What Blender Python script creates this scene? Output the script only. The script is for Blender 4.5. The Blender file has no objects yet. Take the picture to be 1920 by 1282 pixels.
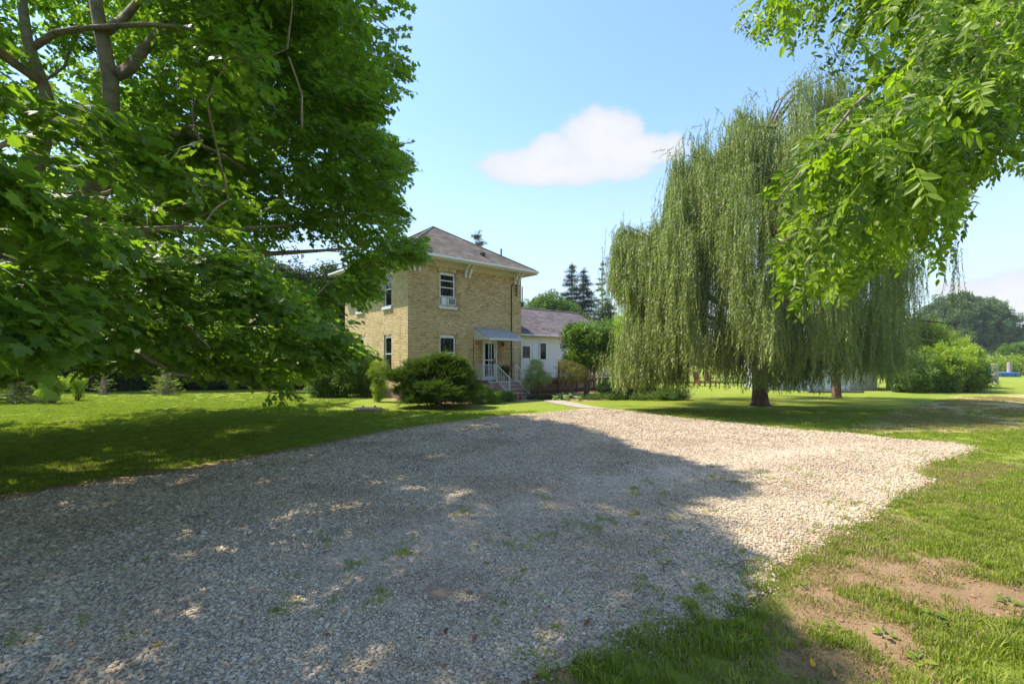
import bpy, math, random
import numpy as np
from mathutils import Vector, Matrix, Euler

random.seed(7); RS = np.random.RandomState(7)
S = bpy.context.scene
COL = S.collection

# ------------------------------------------------------------------ camera
FPX, CX, HY, H = 907.0, 960.0, 675.0, 1.8
cam_d = bpy.data.cameras.new('camera'); cam = bpy.data.objects.new('camera', cam_d); COL.objects.link(cam)
cam.location = (0, 0, H); cam.rotation_euler = (math.radians(90), 0, 0)
cam_d.sensor_width = 36; cam_d.lens = FPX / 1920 * 36; cam_d.shift_y = 34 / 1920
cam_d.clip_end = 3000; S.cycles.diffuse_bounces = 8; S.cycles.max_bounces = 16; S.cycles.transmission_bounces = 12; cam_d.clip_start = 0.05
S.camera = cam

# ------------------------------------------------------------------ light
SUN_EL = math.radians(57); SUN_H = np.array([-0.945, 0.327])          # horizontal direction towards the sun
sun_vec = Vector((SUN_H[0] * math.cos(SUN_EL), SUN_H[1] * math.cos(SUN_EL), math.sin(SUN_EL)))
sd = bpy.data.lights.new('sun', 'SUN'); sd.energy = 2.0; sd.angle = math.radians(0.7); sd.color = (1.0, 0.94, 0.83)
so = bpy.data.objects.new('sun', sd); COL.objects.link(so)
so.rotation_euler = (-sun_vec).to_track_quat('-Z', 'Y').to_euler()
S.view_settings.view_transform = 'Standard'; S.view_settings.look = 'None'
S.view_settings.gamma = 1; S.view_settings.exposure = 2.08; S.view_settings.use_curve_mapping = False

def azel(px, py):
    x, y, z = (px - CX) / FPX, 1.0, (HY - py) / FPX
    return math.atan2(x, y), math.atan2(z, math.hypot(x, y))

def make_world():
    w = bpy.data.worlds.new('World'); S.world = w; w.use_nodes = True
    nt = w.node_tree; N = nt.nodes; L = nt.links; N.clear()
    out = N.new('ShaderNodeOutputWorld')
    sky = N.new('ShaderNodeTexSky'); sky.sky_type = 'NISHITA'; sky.sun_disc = False
    sky.sun_elevation = SUN_EL; sky.sun_rotation = math.atan2(SUN_H[0], SUN_H[1])
    sky.air_density = 1.0; sky.dust_density = .6; sky.ozone_density = 2.6; sky.altitude = 200
    bg = N.new('ShaderNodeBackground'); bg.inputs[1].default_value = 0.087
    tint = N.new('ShaderNodeMix'); tint.data_type = 'RGBA'; tint.blend_type = 'MULTIPLY'; tint.inputs[0].default_value = 1; tint.inputs[7].default_value = (.82, .92, 1, 1)
    L.new(sky.outputs[0], tint.inputs[6]); L.new(tint.outputs[2], bg.inputs[0])
    tc = N.new('ShaderNodeTexCoord'); nrm = N.new('ShaderNodeVectorMath'); nrm.operation = 'NORMALIZE'
    L.new(tc.outputs['Generated'], nrm.inputs[0])
    sep = N.new('ShaderNodeSeparateXYZ'); L.new(nrm.outputs[0], sep.inputs[0])
    def M(op, a, b=None, c=None):
        n = N.new('ShaderNodeMath'); n.operation = op
        for i, v in enumerate((a, b, c)):
            if v is None: continue
            if hasattr(v, 'links') or hasattr(v, 'is_linked'): L.new(v, n.inputs[i])
            else: n.inputs[i].default_value = v
        return n.outputs[0]
    az = M('ARCTAN2', sep.outputs[0], sep.outputs[1]); el = M('ARCSINE', sep.outputs[2])
    nz = N.new('ShaderNodeTexNoise'); nz.inputs['Scale'].default_value = 15; nz.inputs['Detail'].default_value = 9; nz.inputs['Roughness'].default_value = .64
    L.new(nrm.outputs[0], nz.inputs['Vector'])
    nb = N.new('ShaderNodeTexNoise'); nb.inputs['Scale'].default_value = 3.0; nb.inputs['Detail'].default_value = 4
    L.new(nrm.outputs[0], nb.inputs['Vector'])
    def ell(px, py, rx, ry, amp=1.0):
        a0, e0 = azel(px, py); ra = abs(azel(px + rx, py)[0] - azel(px - rx, py)[0]) / 2; re = abs(azel(px, py + ry)[1] - azel(px, py - ry)[1]) / 2
        da = M('DIVIDE', M('SUBTRACT', az, a0), ra); de = M('DIVIDE', M('SUBTRACT', el, e0), re)
        return M('MULTIPLY', M('SUBTRACT', 1.0, M('ADD', M('MULTIPLY', da, da), M('MULTIPLY', de, de))), amp)
    cur = None
    for e in ((980, 312, 90, 40), (1125, 262, 92, 66), (1050, 290, 70, 44), (1200, 285, 105, 40), (1090, 320, 175, 34), (1940, 560, 170, 72),
              (1830, 545, 110, 30), (2300, 420, 320, 70), (-700, 560, 380, 60)):
        v = ell(*e); cur = v if cur is None else M('MAXIMUM', cur, v)
    dens = M('ADD', M('MULTIPLY', M('MAXIMUM', cur, -1.2), 1.0), M('MULTIPLY', M('SUBTRACT', nz.outputs[0], .5), 1.9))
    mr = N.new('ShaderNodeMapRange'); mr.interpolation_type = 'SMOOTHSTEP'
    L.new(dens, mr.inputs[0]); mr.inputs[1].default_value = -.05; mr.inputs[2].default_value = .60
    # thin haze veil: a light milky layer over the whole sky, thicker near the horizon
    veil = N.new('ShaderNodeMapRange'); L.new(M('ABSOLUTE', el), veil.inputs[0])
    veil.inputs[1].default_value = 0.0; veil.inputs[2].default_value = .50; veil.inputs[3].default_value = .82; veil.inputs[4].default_value = 0.06
    veil.interpolation_type = 'SMOOTHSTEP'
    vb = N.new('ShaderNodeBackground'); vb.inputs[0].default_value = (.70, .80, .86, 1); vb.inputs[1].default_value = .275
    m0 = N.new('ShaderNodeMixShader'); L.new(veil.outputs[0], m0.inputs[0]); L.new(bg.outputs[0], m0.inputs[1]); L.new(vb.outputs[0], m0.inputs[2])
    cb = N.new('ShaderNodeBackground'); cb.inputs[1].default_value = .245
    cr = N.new('ShaderNodeValToRGB'); cr.color_ramp.elements[0].position = .05; cr.color_ramp.elements[0].color = (.72, .79, .88, 1)
    cr.color_ramp.elements[1].position = 1.0; cr.color_ramp.elements[1].color = (.91, .925, .95, 1)
    L.new(dens, cr.inputs[0]); L.new(cr.outputs[0], cb.inputs[0])
    mx = N.new('ShaderNodeMixShader'); L.new(M('MULTIPLY', mr.outputs[0], .97), mx.inputs[0]); L.new(m0.outputs[0], mx.inputs[1]); L.new(cb.outputs[0], mx.inputs[2])
    L.new(mx.outputs[0], out.inputs[0])
make_world()

# ------------------------------------------------------------------ helpers
def G(px, py):
    Y = H * FPX / (py - HY); return ((px - CX) / FPX * Y, Y)
def P3(px, py, Y):
    return np.array([(px - CX) / FPX * Y, Y, H + (HY - py) / FPX * Y])

def tag(o, label=None, cat=None, group=None, kind=None):
    if label: o['label'] = label
    if cat: o['category'] = cat
    if group: o['group'] = group
    if kind: o['kind'] = kind
    return o

def empty(name, loc=(0, 0, 0), rz=0, parent=None, **k):
    o = bpy.data.objects.new(name, None); COL.objects.link(o); o.location = loc; o.rotation_euler = (0, 0, rz)
    o.empty_display_size = .2
    if parent: o.parent = parent
    return tag(o, **k)

class MB:
    def __init__(s): s.v = []; s.f = []; s.t = []; s.n = 0
    def add(s, vs, fs, tone=0.5):
        s.v.extend([tuple(map(float, p)) for p in vs]); s.f.extend([tuple(i + s.n for i in f) for f in fs])
        s.t.extend([tone] * len(vs)); s.n += len(vs)
    def box(s, x0, x1, y0, y1, z0, z1, tone=.5, bev=0):
        s.add([(x0, y0, z0), (x1, y0, z0), (x1, y1, z0), (x0, y1, z0), (x0, y0, z1), (x1, y0, z1), (x1, y1, z1), (x0, y1, z1)],
              [(0, 3, 2, 1), (4, 5, 6, 7), (0, 1, 5, 4), (1, 2, 6, 5), (2, 3, 7, 6), (3, 0, 4, 7)], tone)
    def tube(s, pts, rad, n=6, tone=.5, cap=True):
        pts = [Vector(p) for p in pts]
        if not hasattr(rad, '__len__'): rad = [rad] * len(pts)
        vs = []; fs = []
        up = None
        for i, p in enumerate(pts):
            d = (pts[min(i + 1, len(pts) - 1)] - pts[max(i - 1, 0)])
            d = d.normalized() if d.length > 1e-9 else Vector((0, 0, 1))
            if up is None: up = Vector((1, 0, 0)) if abs(d.x) < .8 else Vector((0, 1, 0))
            a = d.cross(up).normalized(); b = d.cross(a).normalized(); up = b.cross(d) if False else up
            for k in range(n):
                t = 2 * math.pi * k / n
                vs.append(p + (a * math.cos(t) + b * math.sin(t)) * rad[i])
        for i in range(len(pts) - 1):
            for k in range(n):
                k2 = (k + 1) % n
                fs.append((i * n + k, i * n + k2, (i + 1) * n + k2, (i + 1) * n + k))
        if cap: fs.append(tuple(range(n))); fs.append(tuple((len(pts) - 1) * n + k for k in range(n))[::-1])
        s.add(vs, fs, tone)
    def lathe(s, prof, c=(0, 0, 0), n=16, tone=.5):
        vs = []; fs = []
        for r, z in prof:
            for k in range(n):
                t = 2 * math.pi * k / n; vs.append((c[0] + r * math.cos(t), c[1] + r * math.sin(t), c[2] + z))
        for i in range(len(prof) - 1):
            for k in range(n):
                k2 = (k + 1) % n; fs.append((i * n + k, i * n + k2, (i + 1) * n + k2, (i + 1) * n + k))
        fs.append(tuple(range(n))[::-1]); fs.append(tuple((len(prof) - 1) * n + k for k in range(n)))
        s.add(vs, fs, tone)
    def mesh(s, name, m, smooth=False):
        me = bpy.data.meshes.new(name); me.from_pydata(s.v, [], s.f)
        a = me.attributes.new('tone', 'FLOAT', 'POINT'); a.data.foreach_set('value', np.array(s.t, dtype=np.float32))
        if m: me.materials.append(m)
        if smooth: me.polygons.foreach_set('use_smooth', [True] * len(me.polygons))
        me.update(); return me
    def build(s, name, m, parent=None, smooth=False, bevel=0, **k):
        me = s.mesh(name, m, smooth)
        o = bpy.data.objects.new(name, me); COL.objects.link(o)
        if parent: o.parent = parent
        if bevel:
            b = o.modifiers.new('bevel', 'BEVEL'); b.width = bevel; b.segments = 2; b.limit_method = 'ANGLE'
        return tag(o, **k)

def obj(name, me, parent=None, loc=None, rot=None, scl=None, **k):
    o = bpy.data.objects.new(name, me); COL.objects.link(o)
    if parent: o.parent = parent
    if loc is not None: o.location = loc
    if rot is not None: o.rotation_euler = rot
    if scl is not None: o.scale = (scl,) * 3 if not hasattr(scl, '__len__') else scl
    return tag(o, **k)

# ------------------------------------------------------------------ materials
def nodes(name):
    m = bpy.data.materials.new(name); m.use_nodes = True
    nt = m.node_tree; return m, nt, nt.nodes, nt.links, nt.nodes['Principled BSDF']

def ramp(N, stops, interp='LINEAR'):
    r = N.new('ShaderNodeValToRGB'); cr = r.color_ramp; cr.interpolation = interp
    while len(cr.elements) < len(stops): cr.elements.new(0.5)
    for e, (p, c) in zip(cr.elements, stops): e.position = p; e.color = tuple(c) + (1,)
    return r

def noise(N, L, scale, detail=4, rough=.55, vec=None, obj_co=True):
    n = N.new('ShaderNodeTexNoise'); n.inputs['Scale'].default_value = scale; n.inputs['Detail'].default_value = detail
    n.inputs['Roughness'].default_value = rough
    if vec is None:
        tc = N.new('ShaderNodeTexCoord'); vec = tc.outputs['Object']
    L.new(vec, n.inputs['Vector']); return n

def mixc(N, L, fac, a, b, mode='MIX'):
    m = N.new('ShaderNodeMix'); m.data_type = 'RGBA'; m.blend_type = mode
    for sock, v in ((m.inputs[0], fac), (m.inputs[6], a), (m.inputs[7], b)):
        if hasattr(v, 'is_linked'): L.new(v, sock)
        elif hasattr(v, '__len__'): sock.default_value = tuple(v) + ((1,) if len(v) == 3 else ())
        else: sock.default_value = v
    return m.outputs[2]

def mathn(N, L, op, a, b=None, clamp=False):
    n = N.new('ShaderNodeMath'); n.operation = op; n.use_clamp = clamp
    for i, v in enumerate((a, b)):
        if v is None: continue
        if hasattr(v, 'is_linked'): L.new(v, n.inputs[i])
        else: n.inputs[i].default_value = v
    return n.outputs[0]

def bump(N, L, bs, h, strength=.3, dist=.02):
    b = N.new('ShaderNodeBump'); b.inputs['Strength'].default_value = strength; b.inputs['Distance'].default_value = dist
    L.new(h, b.inputs['Height']); L.new(b.outputs[0], bs.inputs['Normal'])

def mat(name, col, rough=.6, metal=0, var=.15, scale=8, bmp=.15, dirt=None, spec=.5):
    m, nt, N, L, bs = nodes(name)
    n1 = noise(N, L, scale, 5); n2 = noise(N, L, scale * 9, 3)
    c = np.array(col)
    r = ramp(N, [(.3, np.clip(c * (1 - var), 0, 1)), (.7, np.clip(c * (1 + var), 0, 1))]); L.new(n1.outputs[0], r.inputs[0])
    out = r.outputs[0]
    if dirt is not None:
        r2 = ramp(N, [(.48, (0, 0, 0)), (.72, (1, 1, 1))]); L.new(n2.outputs[0], r2.inputs[0])
        f = mathn(N, L, 'MULTIPLY', r2.outputs[0], .45); out = mixc(N, L, f, out, dirt)
    L.new(out, bs.inputs['Base Color']); bs.inputs['Roughness'].default_value = rough; bs.inputs['Metallic'].default_value = metal
    bs.inputs['Specular IOR Level'].default_value = spec
    if bmp: bump(N, L, bs, n2.outputs[0], bmp, .01)
    return m

def tone_mat(name, stops, rough=.85, attr='GEOMETRY', scale=6, grain=30, bmp=.4, streak=.25, spec=.25):
    """colour from the per-piece tone, then grain"""
    m, nt, N, L, bs = nodes(name)
    at = N.new('ShaderNodeAttribute'); at.attribute_type = attr; at.attribute_name = 'tone'
    r = ramp(N, stops); L.new(at.outputs['Fac'], r.inputs[0])
    n = noise(N, L, grain, 4); n2 = noise(N, L, scale, 5)
    r2 = ramp(N, [(.3, (1 - streak,) * 3), (.7, (1 + streak * .5,) * 3)]); L.new(n2.outputs[0], r2.inputs[0])
    r3 = ramp(N, [(.3, (.82,) * 3), (.7, (1.1,) * 3)]); L.new(n.outputs[0], r3.inputs[0])
    c = mixc(N, L, 1.0, r.outputs[0], r2.outputs[0], 'MULTIPLY'); c = mixc(N, L, 1.0, c, r3.outputs[0], 'MULTIPLY')
    L.new(c, bs.inputs['Base Color']); bs.inputs['Roughness'].default_value = rough; bs.inputs['Specular IOR Level'].default_value = spec
    bump(N, L, bs, n.outputs[0], bmp, .006)
    return m

def leaf_mat(name, a, b, c=None, trans=.4, rough=.45, tcol=None, spec=.35):
    """a..b dark to light leaf colour by instance and by leaf"""
    m, nt, N, L, bs = nodes(name)
    oi = N.new('ShaderNodeObjectInfo'); at = N.new('ShaderNodeAttribute'); at.attribute_name = 'tone'
    f = mathn(N, L, 'ADD', mathn(N, L, 'MULTIPLY', oi.outputs['Random'], .55), mathn(N, L, 'MULTIPLY', at.outputs['Fac'], .45))
    st = [(.1, a), (.75, b)] + ([(.97, c)] if c else [])
    r = ramp(N, st); L.new(f, r.inputs[0])
    L.new(r.outputs[0], bs.inputs['Base Color']); bs.inputs['Roughness'].default_value = rough
    bs.inputs['Specular IOR Level'].default_value = spec
    tr = N.new('ShaderNodeBsdfTranslucent')
    tc = mixc(N, L, 1.0, r.outputs[0], tcol or (1.5, 1.7, .55), 'MULTIPLY'); L.new(tc, tr.inputs[0])
    mx = N.new('ShaderNodeMixShader'); mx.inputs[0].default_value = trans
    L.new(bs.outputs[0], mx.inputs[1]); L.new(tr.outputs[0], mx.inputs[2])
    L.new(mx.outputs[0], N['Material Output'].inputs[0])
    return m

def glass_mat(name, tint=(.02, .03, .025)):
    m, nt, N, L, bs = nodes(name)
    n = noise(N, L, 1.3, 3); r = ramp(N, [(.35, tuple(np.array(tint) * .3)), (.7, tint)]); L.new(n.outputs[0], r.inputs[0])
    L.new(r.outputs[0], bs.inputs['Base Color']); bs.inputs['Roughness'].default_value = .03; bs.inputs['Specular IOR Level'].default_value = .7
    n2 = noise(N, L, 2.0, 2); bump(N, L, bs, n2.outputs[0], .05, .02)
    return m

M = {}
def setup_mats():
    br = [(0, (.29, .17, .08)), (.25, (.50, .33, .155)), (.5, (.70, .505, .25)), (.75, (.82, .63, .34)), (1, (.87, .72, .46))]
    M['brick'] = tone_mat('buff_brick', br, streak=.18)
    M['brick1'] = tone_mat('buff_brick_single', br, attr='OBJECT', streak=.18)
    M['mortar'] = mat('mortar', (.17, .125, .085), .95, var=.25, scale=5, bmp=.4)
    M['stone'] = mat('foundation_stone', (.30, .19, .13), .9, var=.3, scale=6, bmp=.6, dirt=(.12, .07, .04))
    M['shingle'] = tone_mat('brown_shingles', [(0, (.09, .075, .068)), (.5, (.17, .142, .115)), (1, (.265, .22, .175))], rough=.95, scale=1.6, grain=60, streak=.25)
    M['shingle2'] = tone_mat('purple_brown_shingles', [(0, (.10, .075, .08)), (.5, (.175, .143, .138)), (1, (.265, .22, .21))], rough=.95, scale=1.6, grain=60, streak=.2)
    M['white'] = mat('white_paint', (.78, .77, .74), .45, var=.04, scale=3, bmp=.05, dirt=(.62, .60, .55))
    M['vinyl'] = mat('white_vinyl', (.82, .82, .82), .35, var=.03, bmp=.02)
    M['cream'] = mat('cream_soffit', (.62, .56, .45), .6, var=.08, scale=3, bmp=.1, dirt=(.40, .34, .26))
    M['siding'] = mat('white_siding', (.80, .80, .77), .5, var=.04, scale=2, bmp=.05, dirt=(.68, .68, .63))
    M['glass'] = glass_mat('window_glass'); M['glass2'] = glass_mat('door_glass', (.012, .012, .012)); M['glass2'].node_tree.nodes['Principled BSDF'].inputs['Specular IOR Level'].default_value = .3
    M['curtain'] = mat('pale_curtain', (.35, .42, .36), .9, var=.2, scale=14, bmp=.2)
    M['black'] = mat('black_metal', (.02, .018, .02), .5, var=.2, bmp=.1)
    M['lead'] = mat('grey_vent', (.09, .095, .11), .6)
    M['awning'] = mat('weathered_aluminium', (.46, .45, .46), .42, metal=.25, var=.22, scale=2.2, bmp=.1, dirt=(.24, .23, .24))
    M['rail'] = mat('white_iron', (.80, .79, .77), .5, var=.06, scale=10, bmp=.1, dirt=(.6, .5, .42))
    M['concrete'] = mat('pink_concrete', (.48, .34, .29), .9, var=.18, scale=4, bmp=.4, dirt=(.2, .15, .14))
    M['slab'] = mat('painted_slab', (.16, .11, .13), .8, var=.15, scale=4, bmp=.3)
    M['path'] = mat('old_concrete', (.36, .31, .24), .95, var=.15, scale=4, bmp=.5, dirt=(.3, .27, .2))
    M['wood'] = tone_mat('brown_stained_wood', [(0, (.09, .038, .02)), (.5, (.17, .075, .035)), (1, (.28, .135, .06))], scale=3, grain=24)
    M['greywood'] = mat('weathered_post_wood', (.36, .31, .27), .9, var=.25, scale=5, bmp=.6)
    M['ac'] = mat('ac_grille', (.22, .22, .23), .6, var=.1)
    M['bark'] = mat('maple_bark', (.30, .225, .175), .95, var=.4, scale=5, bmp=1.0, dirt=(.13, .09, .07))
    M['wbark'] = mat('willow_bark', (.13, .07, .042), .95, var=.4, scale=4, bmp=1.0, dirt=(.05, .028, .02))
    M['twig'] = mat('twig_bark', (.15, .11, .07), .9, var=.2, bmp=.2)
    M['pot'] = mat('dark_pot', (.03, .03, .035), .4, var=.1)
    M['blue'] = mat('blue_pool_wall', (.02, .12, .30), .5, var=.2, scale=2)
    M['rust'] = mat('rusty_metal', (.20, .09, .05), .85, var=.35, scale=20, bmp=.4)
    M['red'] = mat('red_paint', (.30, .09, .05), .7, var=.2)
    # foliage
    M['maple'] = leaf_mat('maple_leaf', (.10, .16, .025), (.19, .28, .042), (.31, .41, .08), trans=.6, rough=.42)
    M['ash'] = leaf_mat('compound_leaf', (.08, .13, .016), (.23, .32, .026), (.38, .46, .05), trans=.52, rough=.45)
    M['willow'] = leaf_mat('willow_leaf', (.15, .19, .045), (.27, .31, .10), (.44, .45, .24), trans=.35, rough=.5)
    M['broad'] = leaf_mat('broad_leaf', (.07, .12, .02), (.15, .23, .035), (.25, .33, .06), trans=.35, rough=.5)
    M['bright'] = leaf_mat('bright_leaf', (.19, .26, .02), (.36, .45, .04), (.48, .55, .09), trans=.45, rough=.5)
    M['dark'] = leaf_mat('dark_leaf', (.035, .06, .018), (.07, .11, .03), (.12, .17, .045), trans=.25, rough=.5)
    M['yew'] = leaf_mat('yew_needles', (.05, .085, .012), (.13, .195, .022), (.25, .33, .04), trans=.25, rough=.5)
    M['pine'] = leaf_mat('pine_needles', (.03, .055, .022), (.055, .09, .035), (.09, .13, .05), trans=.15, rough=.6)
    M['varieg'] = leaf_mat('variegated_leaf', (.20, .27, .08), (.42, .50, .22), (.72, .76, .50), trans=.35, rough=.5)
    M['magnolia'] = leaf_mat('glossy_leaf', (.07, .13, .015), (.18, .28, .028), (.32, .43, .06), trans=.35, rough=.35)
    M['russet'] = leaf_mat('russet_leaf', (.10, .12, .025), (.24, .19, .045), (.40, .22, .09), trans=.35, rough=.55)
    M['yellowgreen'] = leaf_mat('yellow_green_leaf', (.14, .21, .02), (.30, .37, .04), (.44, .46, .09), trans=.4, rough=.55)
    M['hosta'] = leaf_mat('hosta_leaf', (.13, .25, .05), (.34, .45, .14), (.62, .66, .34), trans=.35, rough=.45)
    M['farleaf'] = leaf_mat('far_leaf', (.07, .12, .045), (.12, .18, .06), (.17, .23, .08), trans=.2, rough=.6)
    M['grass'] = leaf_mat('grass_blade', (.16, .20, .025), (.29, .34, .040), (.46, .46, .10), trans=.4, rough=.5, tcol=(1.3, 1.5, .5))
    M['drygrass'] = leaf_mat('dry_grass_blade', (.24, .22, .07), (.36, .30, .11), (.50, .42, .20), trans=.3, rough=.6, tcol=(1.2, 1.2, .7))
    M['pink'] = leaf_mat('pink_petal', (.35, .03, .10), (.60, .06, .20), (.75, .2, .35), trans=.3, tcol=(1, 1, 1))
    M['redflower'] = leaf_mat('crimson_petal', (.40, .01, .04), (.65, .02, .08), (.8, .1, .15), trans=.3, tcol=(1, 1, 1))
    M['yellow'] = leaf_mat('yellow_leaf', (.60, .33, .02), (.75, .45, .03), (.85, .6, .08), trans=.3, tcol=(1, 1, 1))
    M['deadleaf'] = leaf_mat('dead_leaf', (.12, .045, .02), (.26, .10, .035), (.36, .17, .06), trans=.15, tcol=(1, 1, 1))
    # gravel stones
    m, nt, N, L, bs = nodes('gravel_stone')
    oi = N.new('ShaderNodeObjectInfo')
    r = ramp(N, [(0, (.22, .19, .16)), (.08, (.33, .295, .255)), (.18, (.40, .315, .22)), (.36, (.53, .41, .27)), (.55, (.60, .475, .32)),
                 (.74, (.65, .535, .375)), (.84, (.73, .64, .50)), (.90, (.62, .46, .30)), (.95, (.52, .34, .20)), (1, (.68, .60, .49))])
    L.new(oi.outputs['Random'], r.inputs[0])
    n = noise(N, L, 1.3, 4); r2 = ramp(N, [(.3, (.80,) * 3), (.7, (1.1,) * 3)]); L.new(n.outputs[0], r2.inputs[0])
    ge = N.new('ShaderNodeNewGeometry'); nw = noise(N, L, .8, 5, .6, vec=ge.outputs['Position']); r4 = ramp(N, [(.32, (.74, .70, .66)), (.55, (1, 1, 1)), (.75, (1.08, 1.05, 1.0))]); L.new(nw.outputs[0], r4.inputs[0])
    cst = mixc(N, L, 1.0, mixc(N, L, 1.0, r.outputs[0], r2.outputs[0], 'MULTIPLY'), r4.outputs[0], 'MULTIPLY')
    L.new(cst, bs.inputs['Base Color'])
    bs.inputs['Roughness'].default_value = .8; bs.inputs['Specular IOR Level'].default_value = .25
    M['gravel'] = m
setup_mats()

# ------------------------------------------------------------------ scatter
_coll = {}
def source(key, objs_):
    c = bpy.data.collections.new(key)
    for o in objs_: c.objects.link(o)
    _coll[key] = c; return c
def src_obj(name, me):
    return bpy.data.objects.new(name, me)

def scatter(name, key, pts, rot, scl, idx=None, parent=None, **k):
    pts = np.asarray(pts, dtype=np.float32).reshape(-1, 3); n = len(pts)
    me = bpy.data.meshes.new(name); me.vertices.add(n)
    me.vertices.foreach_set('co', pts.ravel())
    a = me.attributes.new('rot', 'FLOAT_VECTOR', 'POINT'); a.data.foreach_set('vector', np.asarray(rot, dtype=np.float32).ravel())
    scl = np.asarray(scl, dtype=np.float32)
    if scl.ndim == 0: scl = np.full(n, scl, dtype=np.float32)
    if scl.ndim == 1: scl = np.repeat(scl[:, None], 3, 1)
    a = me.attributes.new('scl', 'FLOAT_VECTOR', 'POINT'); a.data.foreach_set('vector', np.ascontiguousarray(scl, dtype=np.float32).ravel())
    ns = len(_coll[key].objects)
    if idx is None: idx = RS.randint(0, ns, n)
    a = me.attributes.new('idx', 'INT', 'POINT'); a.data.foreach_set('value', np.asarray(idx, dtype=np.int32))
    o = bpy.data.objects.new(name, me); COL.objects.link(o)
    if parent: o.parent = parent
    gname = 'scatter_' + key
    ng = bpy.data.node_groups.get(gname)
    if ng is None:
        ng = bpy.data.node_groups.new(gname, 'GeometryNodeTree')
        ng.interface.new_socket('Geometry', in_out='INPUT', socket_type='NodeSocketGeometry')
        ng.interface.new_socket('Geometry', in_out='OUTPUT', socket_type='NodeSocketGeometry')
        N = ng.nodes; L = ng.links
        gi = N.new('NodeGroupInput'); go = N.new('NodeGroupOutput')
        ip = N.new('GeometryNodeInstanceOnPoints'); ci = N.new('GeometryNodeCollectionInfo')
        ci.inputs['Collection'].default_value = _coll[key]; ci.inputs['Separate Children'].default_value = True; ci.inputs['Reset Children'].default_value = True
        def na(nm, t):
            x = N.new('GeometryNodeInputNamedAttribute'); x.data_type = t; x.inputs['Name'].default_value = nm
            return [s for s in x.outputs if s.enabled and s.name == 'Attribute'][0]
        er = N.new('FunctionNodeEulerToRotation')
        L.new(gi.outputs[0], ip.inputs['Points']); L.new(ci.outputs[0], ip.inputs['Instance'])
        ip.inputs['Pick Instance'].default_value = True
        L.new(na('idx', 'INT'), ip.inputs['Instance Index'])
        L.new(na('rot', 'FLOAT_VECTOR'), er.inputs[0]); L.new(er.outputs[0], ip.inputs['Rotation'])
        L.new(na('scl', 'FLOAT_VECTOR'), ip.inputs['Scale']); L.new(ip.outputs[0], go.inputs[0])
    md = o.modifiers.new('scatter', 'NODES'); md.node_group = ng
    return tag(o, **k)

def rnd_rot(n, tilt=.5):
    return np.stack([RS.normal(0, tilt, n), RS.normal(0, tilt, n), RS.uniform(0, 2 * math.pi, n)], 1)

# ------------------------------------------------------------------ leaf shapes
def outline_leaf(mb, outline, M4, tone, fold=.15):
    """a leaf from its outline (y = midrib axis), folded along the midrib; outline is for the right half plus tip"""
    pts = []
    half = outline
    mid = [(0, y) for x, y in half]
    vs = []; fs = []
    n = len(half)
    for x, y in half: vs.append(M4 @ Vector((x, y, abs(x) * fold)))
    for x, y in half: vs.append(M4 @ Vector((-x, y, abs(x) * fold)))
    vs += [M4 @ Vector((0, half[0][1], 0)), M4 @ Vector((0, (half[0][1] + half[-1][1]) / 2, -.0)), M4 @ Vector((0, half[-1][1], 0))]
    a, c, b = 2 * n, 2 * n + 1, 2 * n + 2
    fs.append(tuple([a] + list(range(n)) + [b, c])); fs.append(tuple([a, c, b] + [n + i for i in range(n - 1, -1, -1)]))
    mb.add(vs, fs, tone)

MAPLE = [(.10, .02), (.36, -.10), (.30, .10), (.62, .22), (.50, .30), (.66, .52), (.40, .44), (.26, .48), (.34, .72), (.20, .70), (.0001, 1.0)]
OVATE = [(.10, .08), (.20, .28), (.21, .48), (.14, .72), (.05, .9), (.0001, 1.0)]
LANCE = [(.05, .12), (.13, .38), (.10, .68), (.0001, 1.0)]
def TM(loc, rot, s):
    return Matrix.LocRotScale(Vector(loc), Euler(rot), Vector((s, s, s) if not hasattr(s, '__len__') else s))

def single_leaf_mesh(name, m, outline, size):
    mb = MB(); outline_leaf(mb, outline, TM((0, 0, 0), (0, 0, 0), size), random.random()); return mb.mesh(name, m)

def maple_spray(seed, m, n=9, size=.13, L=.5):
    random.seed(seed); mb = MB()
    pts = [(0, 0, 0), (L * .5, 0, .02), (L, 0, -.03)]
    mb.tube(pts, [.004, .003, .001], 4, tone=0)
    for i in range(n):
        t = (i + .6) / n * L; s = size * random.uniform(.7, 1.15); sd_ = 1 if i % 2 else -1
        ang = sd_ * random.uniform(.5, 1.2) - math.pi / 2
        base = Vector((t, sd_ * random.uniform(.02, .07), random.uniform(-.05, .03)))
        outline_leaf(mb, MAPLE, TM(base, (random.uniform(-.75, .1), random.uniform(-.35, .35), ang), s), random.random(), random.uniform(.05, .25))
    return mb.mesh('maple_spray', m)

def compound_leaf(seed, m, n=13, L=.28, ls=.068):
    random.seed(seed); mb = MB()
    def ax(t): return Vector((t * L, 0, -.10 * t * t * L * 2.2))
    mb.tube([ax(0), ax(.5), ax(1)], [.0028, .002, .001], 4, tone=.9)
    for i in range(n):
        last = i == n - 1; t = 1 if last else .18 + .8 * (i // 2) / (n // 2); sd_ = 1 if i % 2 else -1
        ang = -math.pi / 2 + (0 if last else sd_ * random.uniform(.75, 1.1)); s = ls * random.uniform(.7, 1.2)
        outline_leaf(mb, OVATE, TM(ax(t), (random.uniform(-.9, .15), random.uniform(-.6, .6), ang + random.gauss(0, .15)), s), random.random(), random.uniform(.1, .3))
    return mb

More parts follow.
